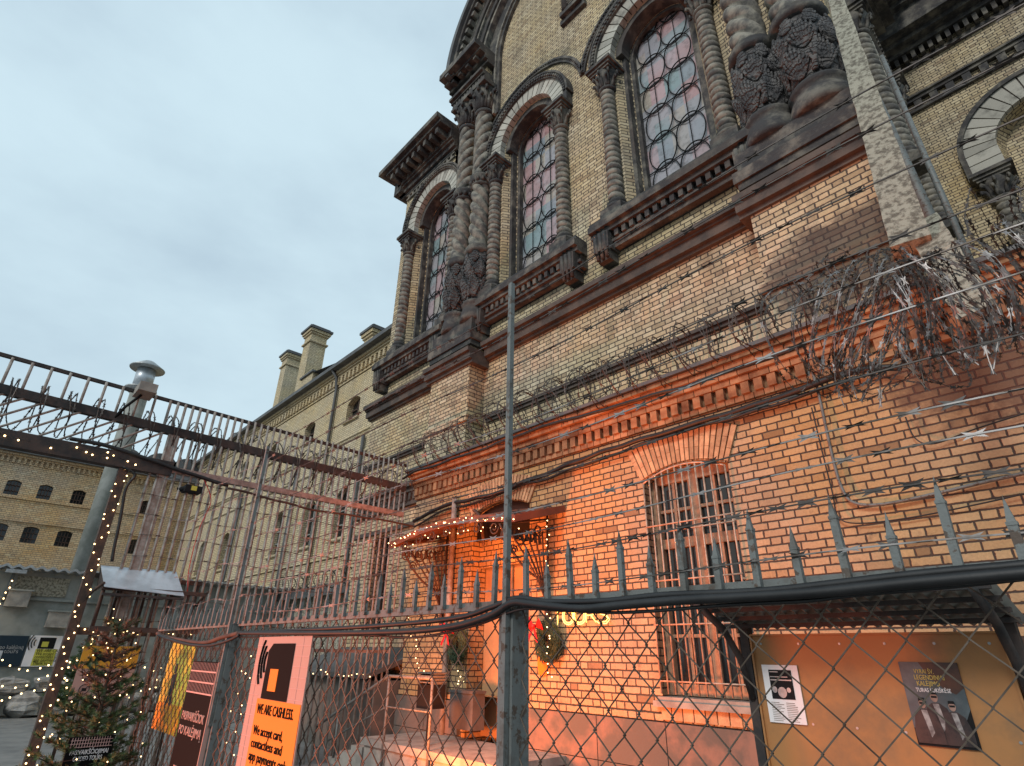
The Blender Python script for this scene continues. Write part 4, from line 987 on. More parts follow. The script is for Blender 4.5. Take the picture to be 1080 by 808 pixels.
sagcable('cable','vertical dark rusty stay on the bricks left of the door canopy',[ap(x,y,.08) for x,y in((500,538),(507,548),(510,575))],.03,'rust',cat='bracket')
sagcable('cable','thin looping cable high on the wall under the razor tangle',[ap(x,y) for x,y in((955,440),(965,462),(985,468),(1030,452),(1100,430))],.007,group='cables on the brick wall')
b=MB(); p=onY(476,640,AY-.08); b.tube([(p.x-.05,AY-.1,.3),(p.x-.05,AY-.1,4.2)],.05,8); o=b.build('downpipe','bar_iron'); tag(o,'grey-brown downpipe on the bricks left of the entrance door','pipe')
# ------------------------------------------------------------------ notice board
NB=4.3
tl=onY(793,672,NB);tr=onY(1053,664,NB); X0,X1,ZT=tl.x,tr.x,1.745
nb=thing('notice_board','brown wooden notice board with corrugated canopy at the lower right','notice board',((X0+X1)/2,NB,0))
b=MB(); b.box(X0,X1,NB,NB+.03,.75,ZT); b.build('board','board_tan',nb)
b=MB(); 
for a,c_ in((X0-.012,X0),(X1,X1+.012)): b.box(a,c_,NB-.02,NB+.032,.75,ZT+.01)
b.box(X0,X1,NB-.02,NB+.032,ZT,ZT+.012); b.build('frame','board_tan',nb)
for i in range(6):
    for z in(ZT-.05,ZT-.52):
        x=X0+.06+(X1-X0-.12)*i/5; b=MB(); b.add([(x+.008*math.cos(q*.785),NB-.004,z+.008*math.sin(q*.785)) for q in range(8)],[tuple(range(8))]); b.build('screw','galv',nb)
for x in(X0-.05,X1+.05):
    b=MB(); b.box(x-.03,x+.03,NB-.02,NB+.06,0,ZT+.1); b.build('post','dark_beam',nb)
    b=MB(); s=x; pts=[(s,NB-.02,1.35),(s,NB-.12,1.6),(s,NB-.3,1.78),(s,NB-.62,1.93)]; b.tube(pts,.025,6); b.build('bracket','dark_beam',nb)
b=MB(); vs=[];fs=[]; k=0; x=X0-.12
while x<X1+.14:
    w_=.012*math.sin(k*math.pi/2)
    vs+= [(x,NB-.62,1.975+w_),(x,NB+.1,1.80+w_)]; k+=1; x+=.018
for i in range(k-1): fs.append((i*2,i*2+2,i*2+3,i*2+1))
b.add(vs,fs); b.build('corrugated_roof','render_grey',nb)
b=MB()
for y,z in((NB-.60,1.945),(NB-.42,1.90),(NB-.24,1.857),(NB-.08,1.815)): b.box(X0-.12,X1+.12,y-.02,y+.02,z-.02,z+.006)
b.build('roof_batten','dark_beam',nb)
# posters
a=onY(803,701,NB-.01);e=onY(840,701,NB-.01); w=e.x-a.x; z1=a.z; z0=z1-w*1.42
b=MB(); b.box(a.x,e.x,NB-.012,NB-.006,z0,z1); po=b.build('poster','sign_white'); tag(po,'white printed notice with a black photo block on the left of the board','poster')
b=MB(); b.box(a.x+.045,e.x-.045,NB-.016,NB-.0125,z1-.205,z1-.03); ph=b.build('photo_block','black',po)
b=MB(); b.box(a.x+.05,e.x-.05,NB-.0175,NB-.0165,z1-.095,z1-.088)
for k in range(2): b.box(a.x+.05+.0*k,a.x+.05+.06*(k+1),NB-.0175,NB-.0165,z1-.045-.03*k,z1-.04-.03*k)
for cx,cz,rr in((.07,.15,.018),(.12,.165,.03),(.165,.15,.014)):
    b.add([(a.x+cx+rr*math.cos(q*.5236),NB-.0176,z1-cz+rr*1.1*math.sin(q*.5236)) for q in range(12)],[tuple(range(12))])
b.build('photo_figures','galv',ph)
b=MB(); 
for k in range(11):
    for s in(0,1): 
        zz=z1-.225-.0105*k; b.box(a.x+.03+s*.1,a.x+.03+s*.1+random.uniform(.05,.085),NB-.0135,NB-.0125,zz-.004,zz)
b.build('print_lines','bar_iron',po)
a=onY(947,698,NB-.01);e=onY(1009,699,NB-.01); w=e.x-a.x; z1=a.z; z0=z1-w*1.44; X=a.x
b=MB(); b.box(a.x,e.x,NB-.012,NB-.006,z0,z1); po=b.build('poster','black'); tag(po,'dark film-style poster of three men in jackets on the right of the board','poster')
M['p_sky']=plain('p_sky',(.05,.065,.075),(.11,.13,.14),.4,scale=5,bump=0); M['p_brown']=plain('p_brown',(.09,.03,.015),(.03,.015,.012),.4,scale=9,bump=0); M['p_skin']=plain('p_skin',(.32,.20,.16),(.2,.12,.09),.5,scale=20,bump=0); M['p_jacket']=plain('p_jacket',(.05,.03,.028),(.015,.012,.014),.4,scale=16,bump=0); M['p_gold']=plain('p_gold',(.55,.42,.10),rough=.5); M['p_shirt']=plain('p_shirt',(.35,.33,.32),(.12,.1,.1),.5,scale=18,bump=0)
YP=NB-.013
def pl(pts,y): return [(X+w*u,y,z1-w*1.44*v) for u,v in pts]
b=MB(); b.add(pl([(0,0),(1,0),(1,.55),(.8,.8),(0,.8)],YP),[(0,1,2,3,4)]); b.build('backdrop','p_sky',po)
b=MB(); b.add(pl([(.35,0),(1,0),(1,.3),(.85,.38),(.7,.33),(.5,.2)],YP-.001),[(0,1,2,3,4,5)]); b.build('backdrop','p_brown',po)
def fig(cx,cy,s,hd):
    b=MB(); b.add(pl([(cx-.06*s,cy+.07*s),(cx-.17*s,cy+.13*s),(cx-.24*s,cy+.34*s),(cx-.22*s,min(.97,cy+.6*s)),(cx+.24*s,min(.97,cy+.6*s)),(cx+.24*s,cy+.3*s),(cx+.17*s,cy+.13*s),(cx+.06*s,cy+.07*s)],YP-hd),[tuple(range(8))]); b.build('figure_jacket','p_jacket',po)
    b=MB(); b.add(pl([(cx-.05*s,cy+.08*s),(cx+.05*s,cy+.08*s),(cx+.09*s,cy+.34*s),(cx+.02*s,cy+.4*s)],YP-hd-.0006),[(0,1,2,3)]); b.build('figure_shirt','p_shirt',po)
    b=MB(); b.add(pl([(cx+.062*s*math.cos(q*.5236),cy+.062*s*math.sin(q*.5236)) for q in range(12)],YP-hd-.0012),[tuple(range(12))]); h=b.build('figure_face','p_skin',po)
    b=MB(); b.add(pl([(cx-.06*s,cy-.015*s),(cx-.05*s,cy-.065*s),(cx+.05*s,cy-.065*s),(cx+.06*s,cy-.015*s),(cx+.04*s,cy-.03*s),(cx-.04*s,cy-.03*s)],YP-hd-.0018),[tuple(range(6))])
    b.add(pl([(cx-.05*s,cy-.012*s),(cx+.05*s,cy-.012*s),(cx+.045*s,cy+.012*s),(cx-.045*s,cy+.012*s)],YP-hd-.0018),[(0,1,2,3)]); b.build('figure_hair_and_glasses','black',h)
fig(.47,.42,1.0,.0015); fig(.73,.52,.95,.0035); fig(.25,.50,1.0,.0055)
for k,(s,uu,sz,m_) in enumerate((('VYRAI ŠV.',.24,.11,'p_gold'),('LEGENDINIAI',.22,.12,'p_gold'),('KALĖJIMO',.24,.12,'p_gold'),('TURAS LUKIŠKĖSE',.2,.10,'sign_white'))):
    text(s,(X+w*uu,YP-.002,z1-w*1.44*(.14+.075*k)),w*sz,m_,po,sx=.72)
# ------------------------------------------------------------------ signs on the fence
SY=1.19
a=onY(274,672,SY);e=onY(330,669,SY); X=a.x;w=e.x-a.x;ZT=a.z; ZB=ZT-1.42*w
cs=thing('cashless_sign','pink-lit white and orange panel sign reading we are cashless on the fence','sign',(X+w/2,SY,ZB))
b=MB(); b.box(X,X+w,SY,SY+.006,ZB,ZT); b.build('panel','sign_lit_pink',cs)
zf=ZT-.262
b=MB(); b.box(X+w*.20,X+w*.99,SY-.003,SY-.0005,ZB+.01,zf); b.build('orange_field','sign_orange',cs)
b=MB(); b.add([(X+w*.26,SY-.003,zf+.002),(X+w*.74,SY-.003,zf+.002),(X+w*.74,SY-.003,ZT-.03),(X+w*.33,SY-.003,ZT-.03),(X+w*.26,SY-.003,ZT-.06)],[(0,1,2,3,4)]); b.build('card_icon','sign_black',cs)
b=MB(); b.box(X+w*.37,X+w*.52,SY-.006,SY-.0035,zf+.035,zf+.125); b.build('card_chip','sign_orange',cs)
b=MB()
for k in range(3):
    r_=w*(.085+.05*k); cxx=X+w*.30; czz=ZT-.11
    b.tube([(cxx-r_*math.cos(t),SY-.004,czz+r_*1.25*math.sin(t)) for t in [-.75+.15*i for i in range(11)]],.005,4)
b.build('wireless_waves','sign_black',cs)
b=MB()
for k in range(22):
    z=ZT-.04-.042*k
    if z<ZB: break
    b.box(X,X+w*.19,SY-.0015,SY-.0005,z,z+.003)
    if z>zf: b.box(X+w*.75,X+w,SY-.0015,SY-.0005,z,z+.003)
for u in(.09,.87): b.box(X+w*u,X+w*u+.003,SY-.0014,SY-.0004,ZB if u<.5 else zf,ZT)
b.build('tile_lines','line_pink',cs)
tz=zf-.058
text('WE ARE CASHLESS.',(X+w*.24,SY-.004,tz),.056,'sign_black',cs,fit=w*.66)
for k,(s,f_) in enumerate((('We accept card,',.54),('contactless and',.56),('app payments only.',.70))): text(s,(X+w*.24,SY-.004,tz-.082-.049*k),.052,'sign_black',cs,fit=w*f_)
text('Thank you!',(X+w*.24,SY-.004,tz-.082-.049*3-.018),.052,'sign_black',cs,fit=w*.42)
a=onY(204,697,SY);e=onY(231,699,SY);X=a.x;w=e.x-a.x;ZT=a.z
bs_=thing('black_sign','tall black sign board with pink bars on top left of the left fence post','sign',(X+w/2,SY,.3))
b=MB(); b.box(X,X+w,SY,SY+.02,.35,ZT); b.build('panel','sign_black',bs_)
b=MB(); 
for k in range(3): b.box(X+.005,X+w-.005,SY-.003,SY-.0005,ZT-.055*(k+1),ZT-.055*(k+1)+.007)
for k in range(18): b.box(X+.01+k*w/18,X+.013+k*w/18,SY-.002,SY-.0006,ZT-.16,ZT-.005)
b.build('bar_pattern','line_pink',bs_)
b=MB(); b.box(X+w,X+w+.008,SY-.002,SY+.022,.35,ZT); b.build('edge','sign_lit_pink',bs_)
for k,(s,dz,al) in enumerate((('PASIVAIKŠČIOK',.30,1),('PO KALĖJIMĄ',.37,1),('TOURIST INFO',.56,.72),('TICKETS',.63,.48))):
    text(s,(X+w/2,SY-.003,ZT-dz),.06,'sign_lit_pink',bs_,align='CENTER',fit=w*al*.85)
b=MB(); cx=X+w/2; b.add([(cx-.012,SY-.003,ZT-.86),(cx+.012,SY-.003,ZT-.86),(cx+.012,SY-.003,ZT-.81),(cx+.03,SY-.003,ZT-.81),(cx,SY-.003,ZT-.775),(cx-.03,SY-.003,ZT-.81),(cx-.012,SY-.003,ZT-.81)],[tuple(range(7))]); b.build('arrow','sign_lit_pink',bs_)
a=onY(182,678,1.34);e=onY(207,680,1.34);X=a.x;w=e.x-a.x;ZT=a.z; ZB=ZT-.56
yb=thing('yellow_banner','yellow banner with a small blue climbing figure behind the chain link','banner',(X+w/2,1.36,ZB))
b=MB(); b.box(X,X+w,1.34,1.345,ZB,ZT); b.build('panel','sign_yellow',yb)
b=MB(); b.box(X,X+w,1.337,1.3395,ZB+.0,ZB+.17); b.build('lower_band','sign_amber',yb)
b=MB(); cx,cz=X+w*.45,ZB+.27
b.add([(cx+.035*math.cos(q*.7),1.3365,cz+.12+.035*math.sin(q*.7)) for q in range(9)],[tuple(range(9))]); b.add([(cx-.05,1.3365,cz+.08),(cx+.06,1.3365,cz+.09),(cx+.04,1.3365,cz-.03),(cx-.04,1.3365,cz-.03)],[(0,1,2,3)])
b.add([(cx-.04,1.3365,cz-.03),(cx,1.3365,cz-.03),(cx-.05,1.3365,cz-.13),(cx-.09,1.3365,cz-.12)],[(0,1,2,3)]); b.add([(cx+.0,1.3365,cz-.03),(cx+.04,1.3365,cz-.03),(cx+.07,1.3365,cz-.1),(cx+.03,1.3365,cz-.12)],[(0,1,2,3)]); b.build('figure','sign_navy',yb)
# camera warning sign on the gate
U=Vector((0,1,0)); GXs=BX+.07
a=onX(89,681,GXs); Y0=a.y; Y1=Y0+.66; ZT=a.z
ws=thing('camera_warning_sign','yellow and pink camera warning sign on the gate behind the fir tree','sign',(GXs,(Y0+Y1)/2,ZT-.6))
b=MB(); b.box(GXs,GXs+.006,Y0,Y1,ZT-.62,ZT); b.build('panel','sign_lit_pink',ws)
b=MB(); b.box(GXs+.0065,GXs+.009,Y0,Y1,ZT-.27,ZT); b.build('yellow_field','sign_amber',ws)
b=MB(); 
def g(u,v): return (GXs+.011,Y0+u,ZT-v)
b.add([g(.16,.05),g(.36,.12),g(.33,.17),g(.28,.20),g(.12,.11)],[(0,1,2,3,4)]); b.add([g(.17,.13),g(.24,.17),g(.16,.20)],[(0,1,2)]); b.box(GXs+.0095,GXs+.0115,Y0+.01,Y0+.17,ZT-.205,ZT-.185); b.build('camera_icon','black',ws)
text('No photography.',g(.08,.34),.06,'black',ws,u=U,fit=.44); text('No video recording.',g(.08,.41),.06,'black',ws,u=U,fit=.5)
b=MB()
for c in(.14,.29,.44):
    b.tube([(GXs+.010,Y0+c+.055*math.cos(t*.3142),ZT-.51+.055*math.sin(t*.3142)) for t in range(21)],.006,4); b.box(GXs+.0095,GXs+.0115,Y0+c-.025,Y0+c+.025,ZT-.53,ZT-.495); b.tube([(GXs+.011,Y0+c-.038,ZT-.548),(GXs+.011,Y0+c+.038,ZT-.472)],.005,4)
b.build('prohibition_icons','black',ws)
# signs on the yard wall
def wsign(name,label,x0,y0,x1,y1,mat):
    a=onX(x0,y0,GX+.03);e=onX(x1,y1,GX+.03); t=thing(name,label,'sign',(GX+.03,a.y,e.z)); b=MB(); b.box(GX+.03,GX+.06,a.y,e.y,e.z,a.z); b.build('panel',mat,t); return t,a.y,e.y,e.z,a.z
t,y0,y1,z0,z1=wsign('dark_wall_sign','dark blue information sign with two white squares on the yard wall',-42,669,20,703,'sign_navy')
text('Pasivaikščiojimai po kalėjimą',(GX+.062,y0+.15,z0+(z1-z0)*.56),.14,'galv',t,u=U,fit=(y1-y0)*.86); text('Guided prison tours',(GX+.062,y0+.15,z0+(z1-z0)*.43),.14,'galv',t,u=U,fit=(y1-y0)*.8)
b=MB(); 
for k in(.45,1.15): b.box(GX+.061,GX+.065,y1-k-.3,y1-k,z0+.08,z0+.38)
b.build('white_squares','sheet_metal',t)
t,y0,y1,z0,z1=wsign('wall_cashless_sign','small white and yellow cashless sign on the yard wall beside the dark one',33,670,57,703,'sign_white'); W=y1-y0;H_=z1-z0
b=MB(); b.box(GX+.061,GX+.064,y0+.27*W,y1-.08*W,z0+.02,z0+.56*H_); b.build('yellow_field','sign_yellow',t)
b=MB(); b.box(GX+.061,GX+.064,y0+.30*W,y0+.80*W,z0+.57*H_,z1-.05); b.build('card_icon','black',t)
b=MB(); b.box(GX+.065,GX+.068,y0+.40*W,y0+.6*W,z0+.63*H_,z0+.8*H_); b.build('card_chip','sign_yellow',t)
b=MB()
for k in range(3): r_=.08+.06*k; b.tube([(GX+.064,y0+.27*W-r_*math.cos(q),z0+.76*H_+r_*1.3*math.sin(q)) for q in(-.8,-.4,0,.4,.8)],.016,4)
b.build('wireless_waves','black',t)
for k,s in enumerate(('WE ARE CASHLESS.','We accept card,','contactless and','app payments only.','Thank you!')): text(s,(GX+.066,y0+.31*W,z0+H_*(.46-.1*k)),.115,'black',t,u=U,sx=.8)
# ------------------------------------------------------------------ rocks with fairy lights
def rock(cx,cy,cz,s,seed):
    import random as rr; g=rr.Random(seed); b=MB(); vs=[];fs=[];n=9;m=6
    for i in range(m+1):
        v=-1+2*i/m; rad=math.sqrt(max(0.05,1-abs(v)**5))
        for j in range(n):
            a=2*math.pi*j/n; k=1/max(abs(math.cos(a)),abs(math.sin(a)))**.6
            q=Vector((math.cos(a)*rad*k,math.sin(a)*rad*k,v*.72)); q=q*(1+.5*noise.noise(q*1.6+Vector((seed*3.1,0,0))))
            vs.append((cx+q.x*s[0],cy+q.y*s[1],cz+s[2]*.72+q.z*s[2]))
    for i in range(m):
        for j in range(n): fs.append((i*n+j,i*n+(j+1)%n,(i+1)*n+(j+1)%n,(i+1)*n+j))
    fs.append(tuple(range(n))[::-1]); fs.append(tuple(m*n+j for j in range(n))); b.add(vs,fs); return b.build('boulder','rock',flat=True)
ords=['first','second','third','fourth','fifth','sixth','seventh','eighth','ninth','tenth']
RX=-20.6
for i in range(8):
    y=-.3+.82*i; o=rock(RX,y,0,(.36,.36+.05*random.random(),.30+.1*random.random()),i+1); tag(o,f'{ords[i]} boulder from the left in the bottom row by the yard wall','boulder','boulders piled by the yard wall')
for i in range(7):
    y=.1+.84*i; o=rock(RX-.25,y,.5,(.34,.37,.28),i+20); tag(o,f'{ords[i]} boulder from the left in the upper row by the yard wall','boulder','boulders piled by the yard wall')
# ------------------------------------------------------------------ fir trees
def fir(name,label,cx,cy,H,Rm,seed,dens=1.0,nl=.03,bare=.25):
    g=random.Random(seed); t=thing(name,label,'christmas tree',(cx,cy,0))
    b=MB(); b.tube([(cx,cy,0),(cx+.01,cy,H*.5),(cx,cy,H)],.03,8,rf=lambda q:.035*H/1.8*(1-q*.9)); b.build('trunk','bark',t)
    nd=MB(); nb=MB(); tw=MB()
    def needles(a,e,mb,cnt,ln):
        d=(e-a)
        if d.length<1e-4: return
        dn=d.normalized(); up=dn.orthogonal().normalized(); sd=dn.cross(up)
        for i in range(cnt):
            q=a+d*g.random(); an=g.uniform(0,6.283); o=(up*math.cos(an)+sd*math.sin(an)); tip=q+o*ln*g.uniform(.7,1.1)+dn*ln*.7; s=dn.cross(o)*ln*.085
            mb.add([q-s,q+s,tip],[(0,1,2)])
    nw=int(17*dens)
    for k in range(nw):
        z=.12*H+(H*.86)*k/nw; rr=Rm*(1-(z/H))**.85+.05
        nbr=int(9+5*(1-z/H))
        for j in range(nbr):
            a=6.283*j/nbr+g.uniform(-.25,.25)+k; L=rr*g.uniform(.75,1.15); rise=.25+.5*(z/H)
            p0=Vector((cx,cy,z+g.uniform(-.03,.03))); p1=p0+Vector((math.cos(a)*L,math.sin(a)*L,L*rise*g.uniform(.5,1.1)))
            tw.tube([p0,p0.lerp(p1,.5)+Vector((0,0,-.02*L)),p1],.004,3,cap=False,rf=lambda q:.006*(1-.7*q))
            brown=z/H>.7 and g.random()<.6
            m=max(3,int(L/.055))
            for q in range(1,m+1):
                c=p0.lerp(p1,q/m)
                for s in(-1,1):
                    l2=L*.38*(1-q/m*.6)*g.uniform(.6,1.1); aa=a+s*g.uniform(.6,1.0); e=c+Vector((math.cos(aa)*l2,math.sin(aa)*l2,l2*g.uniform(.0,.6)))
                    tw.tube([c,e],.0022,3,cap=False)
                    needles(c,e,nb if brown else nd,int(24 if not brown else 9),nl)
            needles(p0.lerp(p1,.3),p1,nb if brown else nd,18 if not brown else 8,nl)
    tw.build('branches','bark',t); nd.build('foliage','needle',t); nb.build('brown_foliage','needle_brown',t)
    return t
TX,TY=-4.80,.93
fir('fir_tree','fir tree in fairy lights with thin brownish top in front of the gate',TX,TY,1.86,.43,3).rotation_euler=(0,-.15,0)
fir('fir_tree','small dark fir in fairy lights by the yard wall behind the gate post',-18.6,3.0,2.1,.7,5,.8,.06)
XS=-4.75; a=onX(74,778,XS);e=onX(121,780,XS); Y0=a.y;w=e.y-a.y;ZT=a.z
gs=thing('guided_tours_sign','small black sign reading guided tours in front of the fir tree','sign',(XS,Y0+w/2,.3))
b=MB(); b.box(XS-.015,XS,Y0,Y0+w,.2,ZT); b.build('panel','sign_black',gs)
b=MB()
for k in range(3): b.box(XS+.0005,XS+.004,Y0+.01,Y0+w-.01,ZT-.02-.018*k,ZT-.017-.018*k)
for k in range(15): b.box(XS+.0004,XS+.003,Y0+.015+k*(w-.03)/15,Y0+.018+k*(w-.03)/15,ZT-.058,ZT-.004)
b.build('bar_pattern','line_pink',gs)
text('PASIVAIKŠČIOJIMAI',(XS+.004,Y0+w/2,ZT-.092),.034,'sign_white',gs,align='CENTER',fit=w*.82,u=U); text('GUIDED TOURS',(XS+.004,Y0+w/2,ZT-.125),.034,'sign_white',gs,align='CENTER',fit=w*.62,u=U)
# ------------------------------------------------------------------ fairy lights
def ico(r):
    t=(1+5**.5)/2; v=[(-1,t,0),(1,t,0),(-1,-t,0),(1,-t,0),(0,-1,t),(0,1,t),(0,-1,-t),(0,1,-t),(t,0,-1),(t,0,1),(-t,0,-1),(-t,0,1)]
    f=[(0,11,5),(0,5,1),(0,1,7),(0,7,10),(0,10,11),(1,5,9),(5,11,4),(11,10,2),(10,7,6),(7,1,8),(3,9,4),(3,4,2),(3,2,6),(3,6,8),(3,8,9),(4,9,5),(2,4,11),(6,2,10),(8,6,7),(9,8,1)]
    me=bpy.data.meshes.new('bulb'); k=r/2; me.from_pydata([(a*k,b_*k,c*k) for a,b_,c in v],[],f); me.materials.append(M['bulb']); return me
def lights(label,pts,r,cordr=.002,group='fairy light strings'):
    me=ico(r*.72); t=thing('fairy_lights',label,'string lights',tuple(pts[0]),group)
    b=MB(); b.tube(pts,cordr,3,cap=False); b.build('cord','black',t)
    for p in pts: link('bulb',me,Vector(p),t)
    return t
g=random.Random(11)
def jit(p,a): return Vector(p)+Vector((g.uniform(-a,a),g.uniform(-a,a),g.uniform(-a,a)))
lights('fairy lights along the dark lower rail at the upper left',[jit((BX+.1,-.25+.10*i,4.13),.06) for i in range(17)],.020)
lights('fairy lights winding down the rusty gate post',[jit((BX+.09,1.28+.06*math.sin(i*1.3),4.0-.085*i),.02) for i in range(46)],.016)
lights('fairy lights along the gate crossbar',[jit((BX+.06,1.4+.1*i,1.82),.03) for i in range(14)],.016)
def spiral(cx,cy,z0,z1,r0,n,turns): return [jit((cx+math.cos(turns*6.283*i/n)*(r0*(1-i/n)+.04),cy+math.sin(turns*6.283*i/n)*(r0*(1-i/n)+.04),z0+(z1-z0)*i/n),.05) for i in range(n)]
lights('fairy lights wound round the fir tree in front of the gate',[Vector((p.x-.15*p.z,p.y,p.z)) for p in spiral(TX,TY,.3,1.83,.41,80,9)],.006)
lights('fairy lights wound round the small dark fir by the yard wall',spiral(-18.6,3.0,.3,2.1,.65,60,8),.036)
for k in range(3): lights(('upper','middle','lower')[k]+' string of fairy lights draped over the boulders',[jit((RX+.45-.2*(2-k)*.5,-.4+.2*i,(1.15,.8,.55)[k]+.1*math.sin(i*.9+k)),.06) for i in range(30)],.032)
lights('fairy lights hanging down beside the flood lamp at the far left',[jit((GX+.4,onX(14,612,GX+.4).y-.02*i,3.2-.15*i),.03) for i in range(12)],.03)
lights('fairy lights along the front edge of the door canopy',[jit((CX0+(CX1-CX0)*i/64,CY0-.02,3.30+.16*math.sin(math.pi*i/64)),.035) for i in range(0,65,1) if i%3],.016)
lights('second row of fairy lights under the door canopy edge',[jit((CX0+.05+(CX1-CX0)*i/22,CY0+.1,3.22+.14*math.sin(math.pi*i/22)),.07) for i in range(22)],.014)
lights('fairy lights dropping down the right side of the door canopy',[jit((CX1-.15,6.15,3.4-.09*i),.03) for i in range(24)],.014)
lights('fairy lights hanging down the wall left of the entrance door',[jit((-9.2+.05*i,6.0,2.2-.08*i if i<12 else 1.2+.03*math.sin(i)),.05) for i in range(24)],.014)
lights('fairy lights dangling below the left wreath',[jit(onY(484+3*math.sin(i*.8),708+4*i,6.25),.05) for i in range(16)],.014)
lights('fairy lights on the low roof edge behind the cashless sign',[jit((-13.2+.16*i,5.68,1.24),.05) for i in range(22)],.016)
lights('fairy lights twisted through the fence mesh below the left post',[jit(onY(262-1.2*i+10*math.sin(i*2.1),690+7*i,1.5),.03) for i in range(16)],.006)
# wreaths
def wreath(px,py,label):
    c=onY(px,py,AY-.13); t=thing('wreath',label,'wreath',c.to_tuple(),'wreaths beside the door'); gg=random.Random(px)
    b=MB(); Rr=.155
    for i in range(2600):
        a=gg.uniform(0,6.283); ph=gg.uniform(0,6.283); rr=.075*math.sqrt(gg.random())
        q=Vector((c.x+math.cos(a)*(Rr+math.cos(ph)*rr),c.y+math.sin(ph)*rr,c.z+math.sin(a)*(Rr+math.cos(ph)*rr)*1.25))
        d=Vector((gg.uniform(-1,1)-math.sin(a)*1.2,gg.uniform(-1,.3),gg.uniform(-1,1)+math.cos(a)*1.2)).normalized()*.07; s=d.orthogonal().normalized()*.006
        b.add([q-s,q+s,q+d],[(0,1,2)])
    b.tube([(c.x+math.cos(k*.2618)*Rr,c.y,c.z+math.sin(k*.2618)*Rr*1.25) for k in range(25)],.055,8)
    b.build('evergreen_ring','needle_dark',t)
    b=MB(); bx_,bz=c.x-.17,c.z+.20
    for s in(-1,1):
        b.add([(bx_,c.y-.1,bz),(bx_+s*.15,c.y-.16,bz+.10),(bx_+s*.17,c.y-.1,bz-.03),(bx_+s*.12,c.y-.04,bz-.06)],[(0,1,2,3)],False); b.add([(bx_,c.y-.11,bz),(bx_+s*.15,c.y-.17,bz+.10),(bx_+s*.1,c.y-.09,bz+.13)],[(0,1,2)])
        b.add([(bx_-.02,c.y-.12,bz),(bx_+.02,c.y-.12,bz),(bx_+s*.1+.02,c.y-.14,bz-.22),(bx_+s*.1-.03,c.y-.14,bz-.2)],[(0,1,2,3)])
    b.lathe(bx_,c.y-.12,[(.01,bz-.03),(.035,bz-.02),(.04,bz),(.035,bz+.02),(.01,bz+.03)],10); b.build('bow','red',t)
wreath(483,680,'evergreen wreath with red bow on the wall left of the door'); wreath(578,677,'evergreen wreath with red bow on the wall right of the door')
c=onY(572,700,AY-.03); b=MB(); b.add([(c.x+math.cos(q*.5236)*.10,AY-.03,c.z+math.sin(q*.5236)*.16) for q in range(12)],[tuple(range(12))]); b.box(c.x-.08,c.x+.08,AY-.028,AY-.02,c.z-.14,c.z+.14)
o=b.build('wall_tag','sign_orange'); tag(o,'small orange oval plate on the bricks under the right wreath','sign')
# neon sign
a=onY(584,652,AY-.06);e=onY(643,652,AY-.06); ne=thing('neon_sign','glowing yellow neon sign reading tours on the brick wall','neon sign',a.to_tuple())
def neon(s,x,z,w,h):
    b=MB()
    for i,ch_ in enumerate(s):
        ox=x+i*w*1.22
        P={'T':[[(0,1),(1,1)],[(.5,1),(.5,0)]],'O':[[(.5+.5*math.cos(t*.3927),.5+.5*math.sin(t*.3927)) for t in range(17)]],
           'U':[[(0,1),(0,.4)]+[(.5-.5*math.cos(t*.3927),.4-.4*math.sin(t*.3927)) for t in range(9)]+[(1,1)]],
           'R':[[(0,0),(0,1),(.6,1),(.9,.85),(.9,.65),(.6,.5),(0,.5)],[(.5,.5),(1,0)]],
           'S':[[(1,.85),(.75,1),(.25,1),(.02,.8),(.2,.58),(.8,.44),(1,.22),(.75,0),(.25,0),(0,.15)]]}[ch_]
        for q in P:
            for off in(0,.0): b.tube([(ox+u*w,AY-.07,z+v*h) for u,v in q],.006,6)
            b.tube([(ox+(.5+(u-.5)*1.32)*w,AY-.07,z+(.5+(v-.5)*1.28)*h) for u,v in q],.006,6) if ch_ in'OUTS' else None
    b.build('tubes','neon',ne)
W=(e.x-a.x)/5/1.2; neon('TOURS',a.x,a.z-.07,W,.17)
b=MB(); b.box(a.x-.03,e.x+.05,AY-.05,AY-.045,a.z-.06,a.z+.20); 
M['clear']=plain('clear_backing',(.5,.35,.2),rough=.3); b=MB()
for u in(.1,.9): x=a.x+(e.x-a.x)*u; b.box(x-.01,x+.01,AY-.07,AY,a.z-.03,a.z-.01); b.box(x-.01,x+.01,AY-.07,AY,a.z+.16,a.z+.18)
b.build('stand_offs','iron_grey',ne)
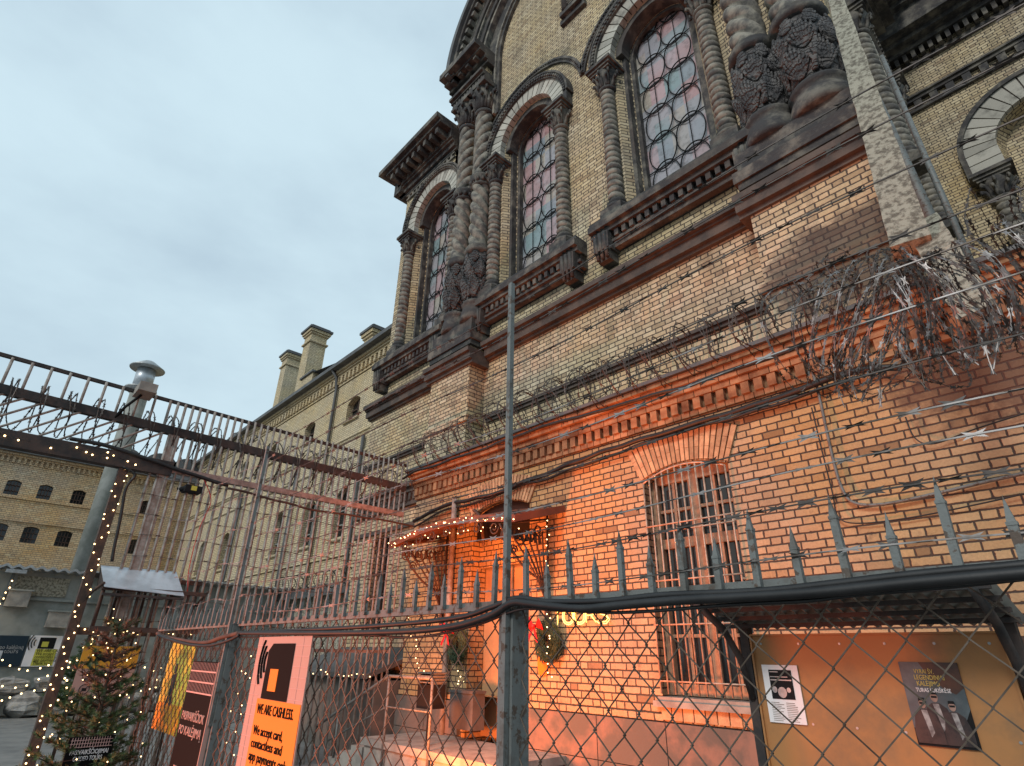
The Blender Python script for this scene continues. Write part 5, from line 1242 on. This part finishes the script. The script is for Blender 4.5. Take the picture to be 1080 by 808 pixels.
# ------------------------------------------------------------------ light
w=bpy.data.worlds.new('World'); S.world=w; w.use_nodes=True; n=NT(w.node_tree); bg=w.node_tree.nodes['Background']
sky=n.n('ShaderNodeTexSky',sky_type='NISHITA'); sky.sun_disc=False; sky.sun_elevation=R(22); sky.sun_rotation=R(200); sky.air_density=1.5; sky.dust_density=3
tc=n.n('ShaderNodeTexCoord'); mp=n.n('ShaderNodeMapping'); mp.inputs['Scale'].default_value=(1,1,2.2); n.l(tc.outputs['Generated'],mp.inputs['Vector'])
f=n.ramp(n.noise(mp.outputs[0],1.6,6,.55),.3,.75)
cl=n.mix(f,(.66,.84,.93),(.47,.61,.72))
vm=n.n('ShaderNodeVectorMath',operation='SCALE'); n.l(cl,vm.inputs[0]); vm.inputs['Scale'].default_value=9.1
mx=n.mix(.93,sky.outputs[0],vm.outputs[0]); n.l(mx,bg.inputs['Color']); bg.inputs['Strength'].default_value=.105
def lamp(name,kind,loc,aim,energy,col,**k):
    l=bpy.data.lights.new(name,kind); l.energy=energy; l.color=col
    for a,v in k.items(): setattr(l,a,v)
    o=bpy.data.objects.new(name,l); COL.objects.link(o); o.location=loc; d=Vector(aim)-Vector(loc); o.rotation_euler=d.to_track_quat('-Z','Y').to_euler(); return o
lamp('sun','SUN',(0,-10,20),(-2.2,0,13),1.6,(1,.97,.92),angle=R(14))
lamp('entrance_floodlight','SPOT',(-6.4,3.6,.7),(-6.0,6.4,2.6),1080,(1,.215,.05),spot_size=R(150),spot_blend=.6,shadow_soft_size=.2)
lamp('yard_floodlight','SPOT',(-6.0,-3.0,.5),(-4.3,1.2,1.4),1500,(1,.22,.09),spot_size=R(56),spot_blend=.6,shadow_soft_size=.15)
lamp('canopy_lamp','POINT',(-8.2,5.3,3.8),(-7.6,6.4,5),40,(1,.17,.035),shadow_soft_size=.15)
lamp('cornice_fill','POINT',(-5.3,5.2,3.7),(-5,6.4,5),17,(1,.17,.035),shadow_soft_size=.15)  # unseen fill light, added to spread the red-orange glow along the cornice
lamp('door_lamp','POINT',(-7.1,6.0,3.1),(-7.1,6.4,1),40,(1,.22,.05),shadow_soft_size=.08)
S.view_settings.view_transform='Standard'; S.view_settings.look='None'; S.view_settings.exposure=.1; S.view_settings.gamma=1
